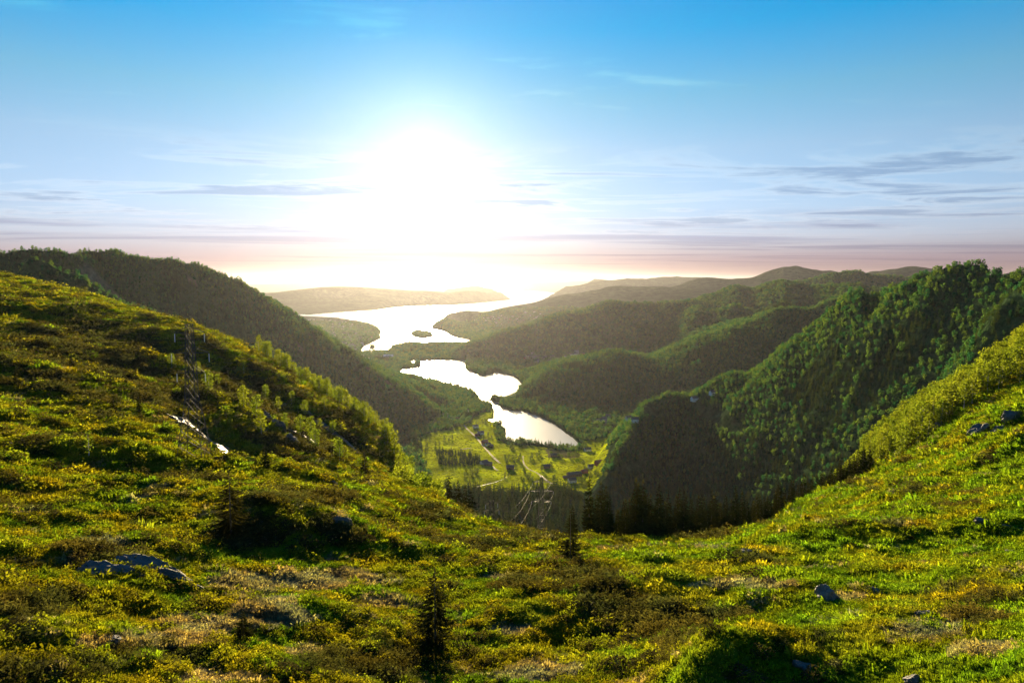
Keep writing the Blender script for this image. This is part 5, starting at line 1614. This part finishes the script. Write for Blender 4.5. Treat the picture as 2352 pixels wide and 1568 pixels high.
for (a, b, w, d, h, rz, c, lab) in HS:
    u, v = Z3([(a, b)])[0]
    p = sight(u, v, 500)
    house(lab, p, w, d, h, rz, WALLS[c], M_ROOF if c != 1 else M_ROOFT)
for (a, b, lab) in [(682, 818, "small house on the saddle of the wooded spur"), (776, 788, "small house at the wood edge above the clearing on the spur")]:
    u, v = S3([(a, b)])[0]
    p = sight(u, v, 700)
    if p is not None:
        house(lab, p + np.array([0, 0, 1.5]), 12, 9, 5, 0.3, M_WHITE, M_ROOF)
for i, (a, b) in enumerate([(180, 930), (200, 922), (225, 912), (245, 900), (235, 925), (340, 908), (352, 912), (380, 920)]):
    u, v = S3([(a, b)])[0]
    p = sight(u, v, 1000)
    if p is not None and p[2] > 0.5:
        house("white house in the hamlet at the foot of the lakeside hill", p, 12, 9, 5, random.uniform(-0.5, 0.5), M_WHITE, M_ROOF, group="houses of the lakeside hamlet")

# houses of the town and the far shores: a few pixels each, walls and roof in one body
def small_house(seed, wall):
    r = np.random.default_rng(seed)
    w, d, h = r.uniform(9, 15), r.uniform(8, 11), r.uniform(4.5, 8)
    x, y, q = w / 2, d / 2, d * 0.33
    co = [(-x, -y, -2), (x, -y, -2), (x, y, -2), (-x, y, -2), (-x, -y, h), (x, -y, h), (x, y, h), (-x, y, h), (-x, 0, h + q), (x, 0, h + q)]
    me = mesh_from("far_house", co + [(-x - 0.5, -y - 0.6, h - 0.2), (x + 0.5, -y - 0.6, h - 0.2), (x + 0.5, 0, h + q + 0.25), (-x - 0.5, 0, h + q + 0.25), (x + 0.5, y + 0.6, h - 0.2), (-x - 0.5, y + 0.6, h - 0.2)],
                   [(0, 1, 5, 4), (2, 3, 7, 6), (1, 2, 6, 5), (3, 0, 4, 7), (5, 6, 9, 9), (7, 4, 8, 8), (10, 11, 12, 13), (12, 14, 15, 13)][:4] + [(10, 11, 12, 13), (13, 12, 14, 15)], [wall, M_ROOF], False)
    me.polygons.foreach_set("material_index", [0, 0, 0, 0, 1, 1])
    return me
FAR_HOUSES = [small_house(600 + i, [M_WHITE, M_WHITE, M_WHITE, M_RED][i % 4]) for i in range(6)]
def far_houses(n, poly, z0, label, group, seed, k=1.0, dmin=2200):
    r = np.random.default_rng(seed)
    us = [q[0] for q in poly]; vs_ = [q[1] for q in poly]
    got = 0
    for _ in range(n * 12):
        if got >= n: break
        u, v = r.uniform(min(us), max(us)), r.uniform(min(vs_), max(vs_))
        if not in_poly(poly, np.array([u]), np.array([v]))[0]: continue
        p = sight(u, v, 1500)
        if p is None or p[2] < 1.0 or math.hypot(p[0], p[1]) < dmin: continue
        o = link("house", FAR_HOUSES[int(r.integers(6))], label=label, category="house", group=group)
        o.location = tuple(p); o.rotation_euler = (0, 0, r.uniform(-0.8, 0.8)); o.scale = (k, k, k)
        got += 1
far_houses(110, Z2([(330, 425), (640, 455), (800, 495), (820, 540), (740, 600), (690, 650), (560, 650), (430, 560)]), 10, "pale house in the hazy town on the fjord shore", "houses of the fjord town", 1, 1.15, 3300)
far_houses(45, Z2([(1480, 430), (1700, 410), (1900, 380), (2000, 420), (1700, 470), (1500, 470)]), 10, "pale house on the hazy shore across the fjord arm", "houses across the fjord arm", 2, 1.2, 3600)
far_houses(48, Z2([(1830, 690), (1900, 670), (2080, 700), (2200, 650), (2330, 690), (2330, 720), (2180, 740), (2080, 750), (2000, 730), (1830, 720)]), 10, "pale house in the village on the wooded slope above the lake", "houses of the slope village", 3, 1.1)
for i, (a, b, w, lab) in enumerate([(700, 695, 50, "long pale warehouse at the fjord head, farthest from the lake"), (740, 716, 40, "flat pale warehouse beside the lake end of the town"), (905, 695, 40, "low bright warehouse next to the wooded isthmus")]):
    u, v = Z2([(a, b)])[0]
    p = sight(u, v, 2600)
    house(lab, p, w, 22, 6, 0.05, M_WHITE, M_WHITE, False, name="warehouse", cat="warehouse")

# ------------------------------------------------------------------ road, tracks, stream
M_ROAD = mat_solid("gravel_road", (0.20, 0.17, 0.13), 0.9, 0.5, 0.2, 0.0, 0.0, 0.1)
M_BROOK = mat_water("brook_water", 1.0, 0.2, 0.3)
def strip(name, pts, width, mat, lift=0.35):
    c = [sight(u, v, 500) for u, v in Z3(pts)]
    c = np.array([q for q in c if q is not None])
    draped(name, c, width, mat, lift, 0.1, 3, kind="structure")
strip("road", [(505, 165), (560, 240), (640, 310), (700, 385), (760, 455), (800, 495), (840, 530)], 4.2, M_ROAD)
strip("farm_road", [(1035, 470), (1030, 500), (1045, 545), (1080, 580), (1140, 605), (1200, 645), (1250, 690), (1292, 706)], 3.2, M_ROAD)
strip("farm_path", [(780, 555), (795, 575), (822, 592)], 3.5, M_ROAD)
strip("field_path", [(505, 412), (560, 408), (600, 402)], 3.0, M_ROAD)
strip("stream", [(905, 640), (875, 662), (800, 690), (700, 715), (620, 735)], 2.0, M_BROOK, 0.3)

# ------------------------------------------------------------------ boats on the fjord
M_HULL = mat_solid("boat_hull", (0.08, 0.07, 0.07), 0.5, 2, 0.1)
def boat(label, xy, L, rz):
    t = thing("boat", label, "boat", (xy[0], xy[1], 0), rz)
    b = Tri()
    W = L * 0.13
    prof = [(-0.5, 0.75), (-0.25, 1), (0.1, 1), (0.35, 0.65), (0.5, 0.02)]
    for i in range(len(prof) - 1):
        (x0, w0), (x1, w1) = prof[i], prof[i + 1]
        for s in (-1, 1):
            b.quad((x0 * L, s * W * w0 * 0.7, -0.3), (x1 * L, s * W * w1 * 0.7, -0.3), (x1 * L, s * W * w1, L * 0.1), (x0 * L, s * W * w0, L * 0.1))
        b.quad((x0 * L, -W * w0, L * 0.1), (x1 * L, -W * w1, L * 0.1), (x1 * L, W * w1, L * 0.1), (x0 * L, W * w0, L * 0.1))
    b.quad((-0.5 * L, -W * .5, -0.3), (-0.5 * L, W * .5, -0.3), (-0.5 * L, W * .75, L * 0.1), (-0.5 * L, -W * .75, L * 0.1))
    link("hull", b.mesh("hull", M_HULL), t)
    c = Tri(); c.box((-0.35 * L, -W * 0.6, L * 0.1), (0.05 * L, W * 0.6, L * 0.24)); link("cabin", c.mesh("cabin", M_WHITE), t)
    c = Tri(); c.tube((-0.1 * L, 0, L * 0.24), (-0.1 * L, 0, L * 0.45), 0.15, 0.08, 6); link("mast", c.mesh("mast", M_HULL), t)
boat("small dark ferry alone in the middle of the glittering fjord", on_level(*Z2([(1022, 430)])[0]), 26, 0.9)
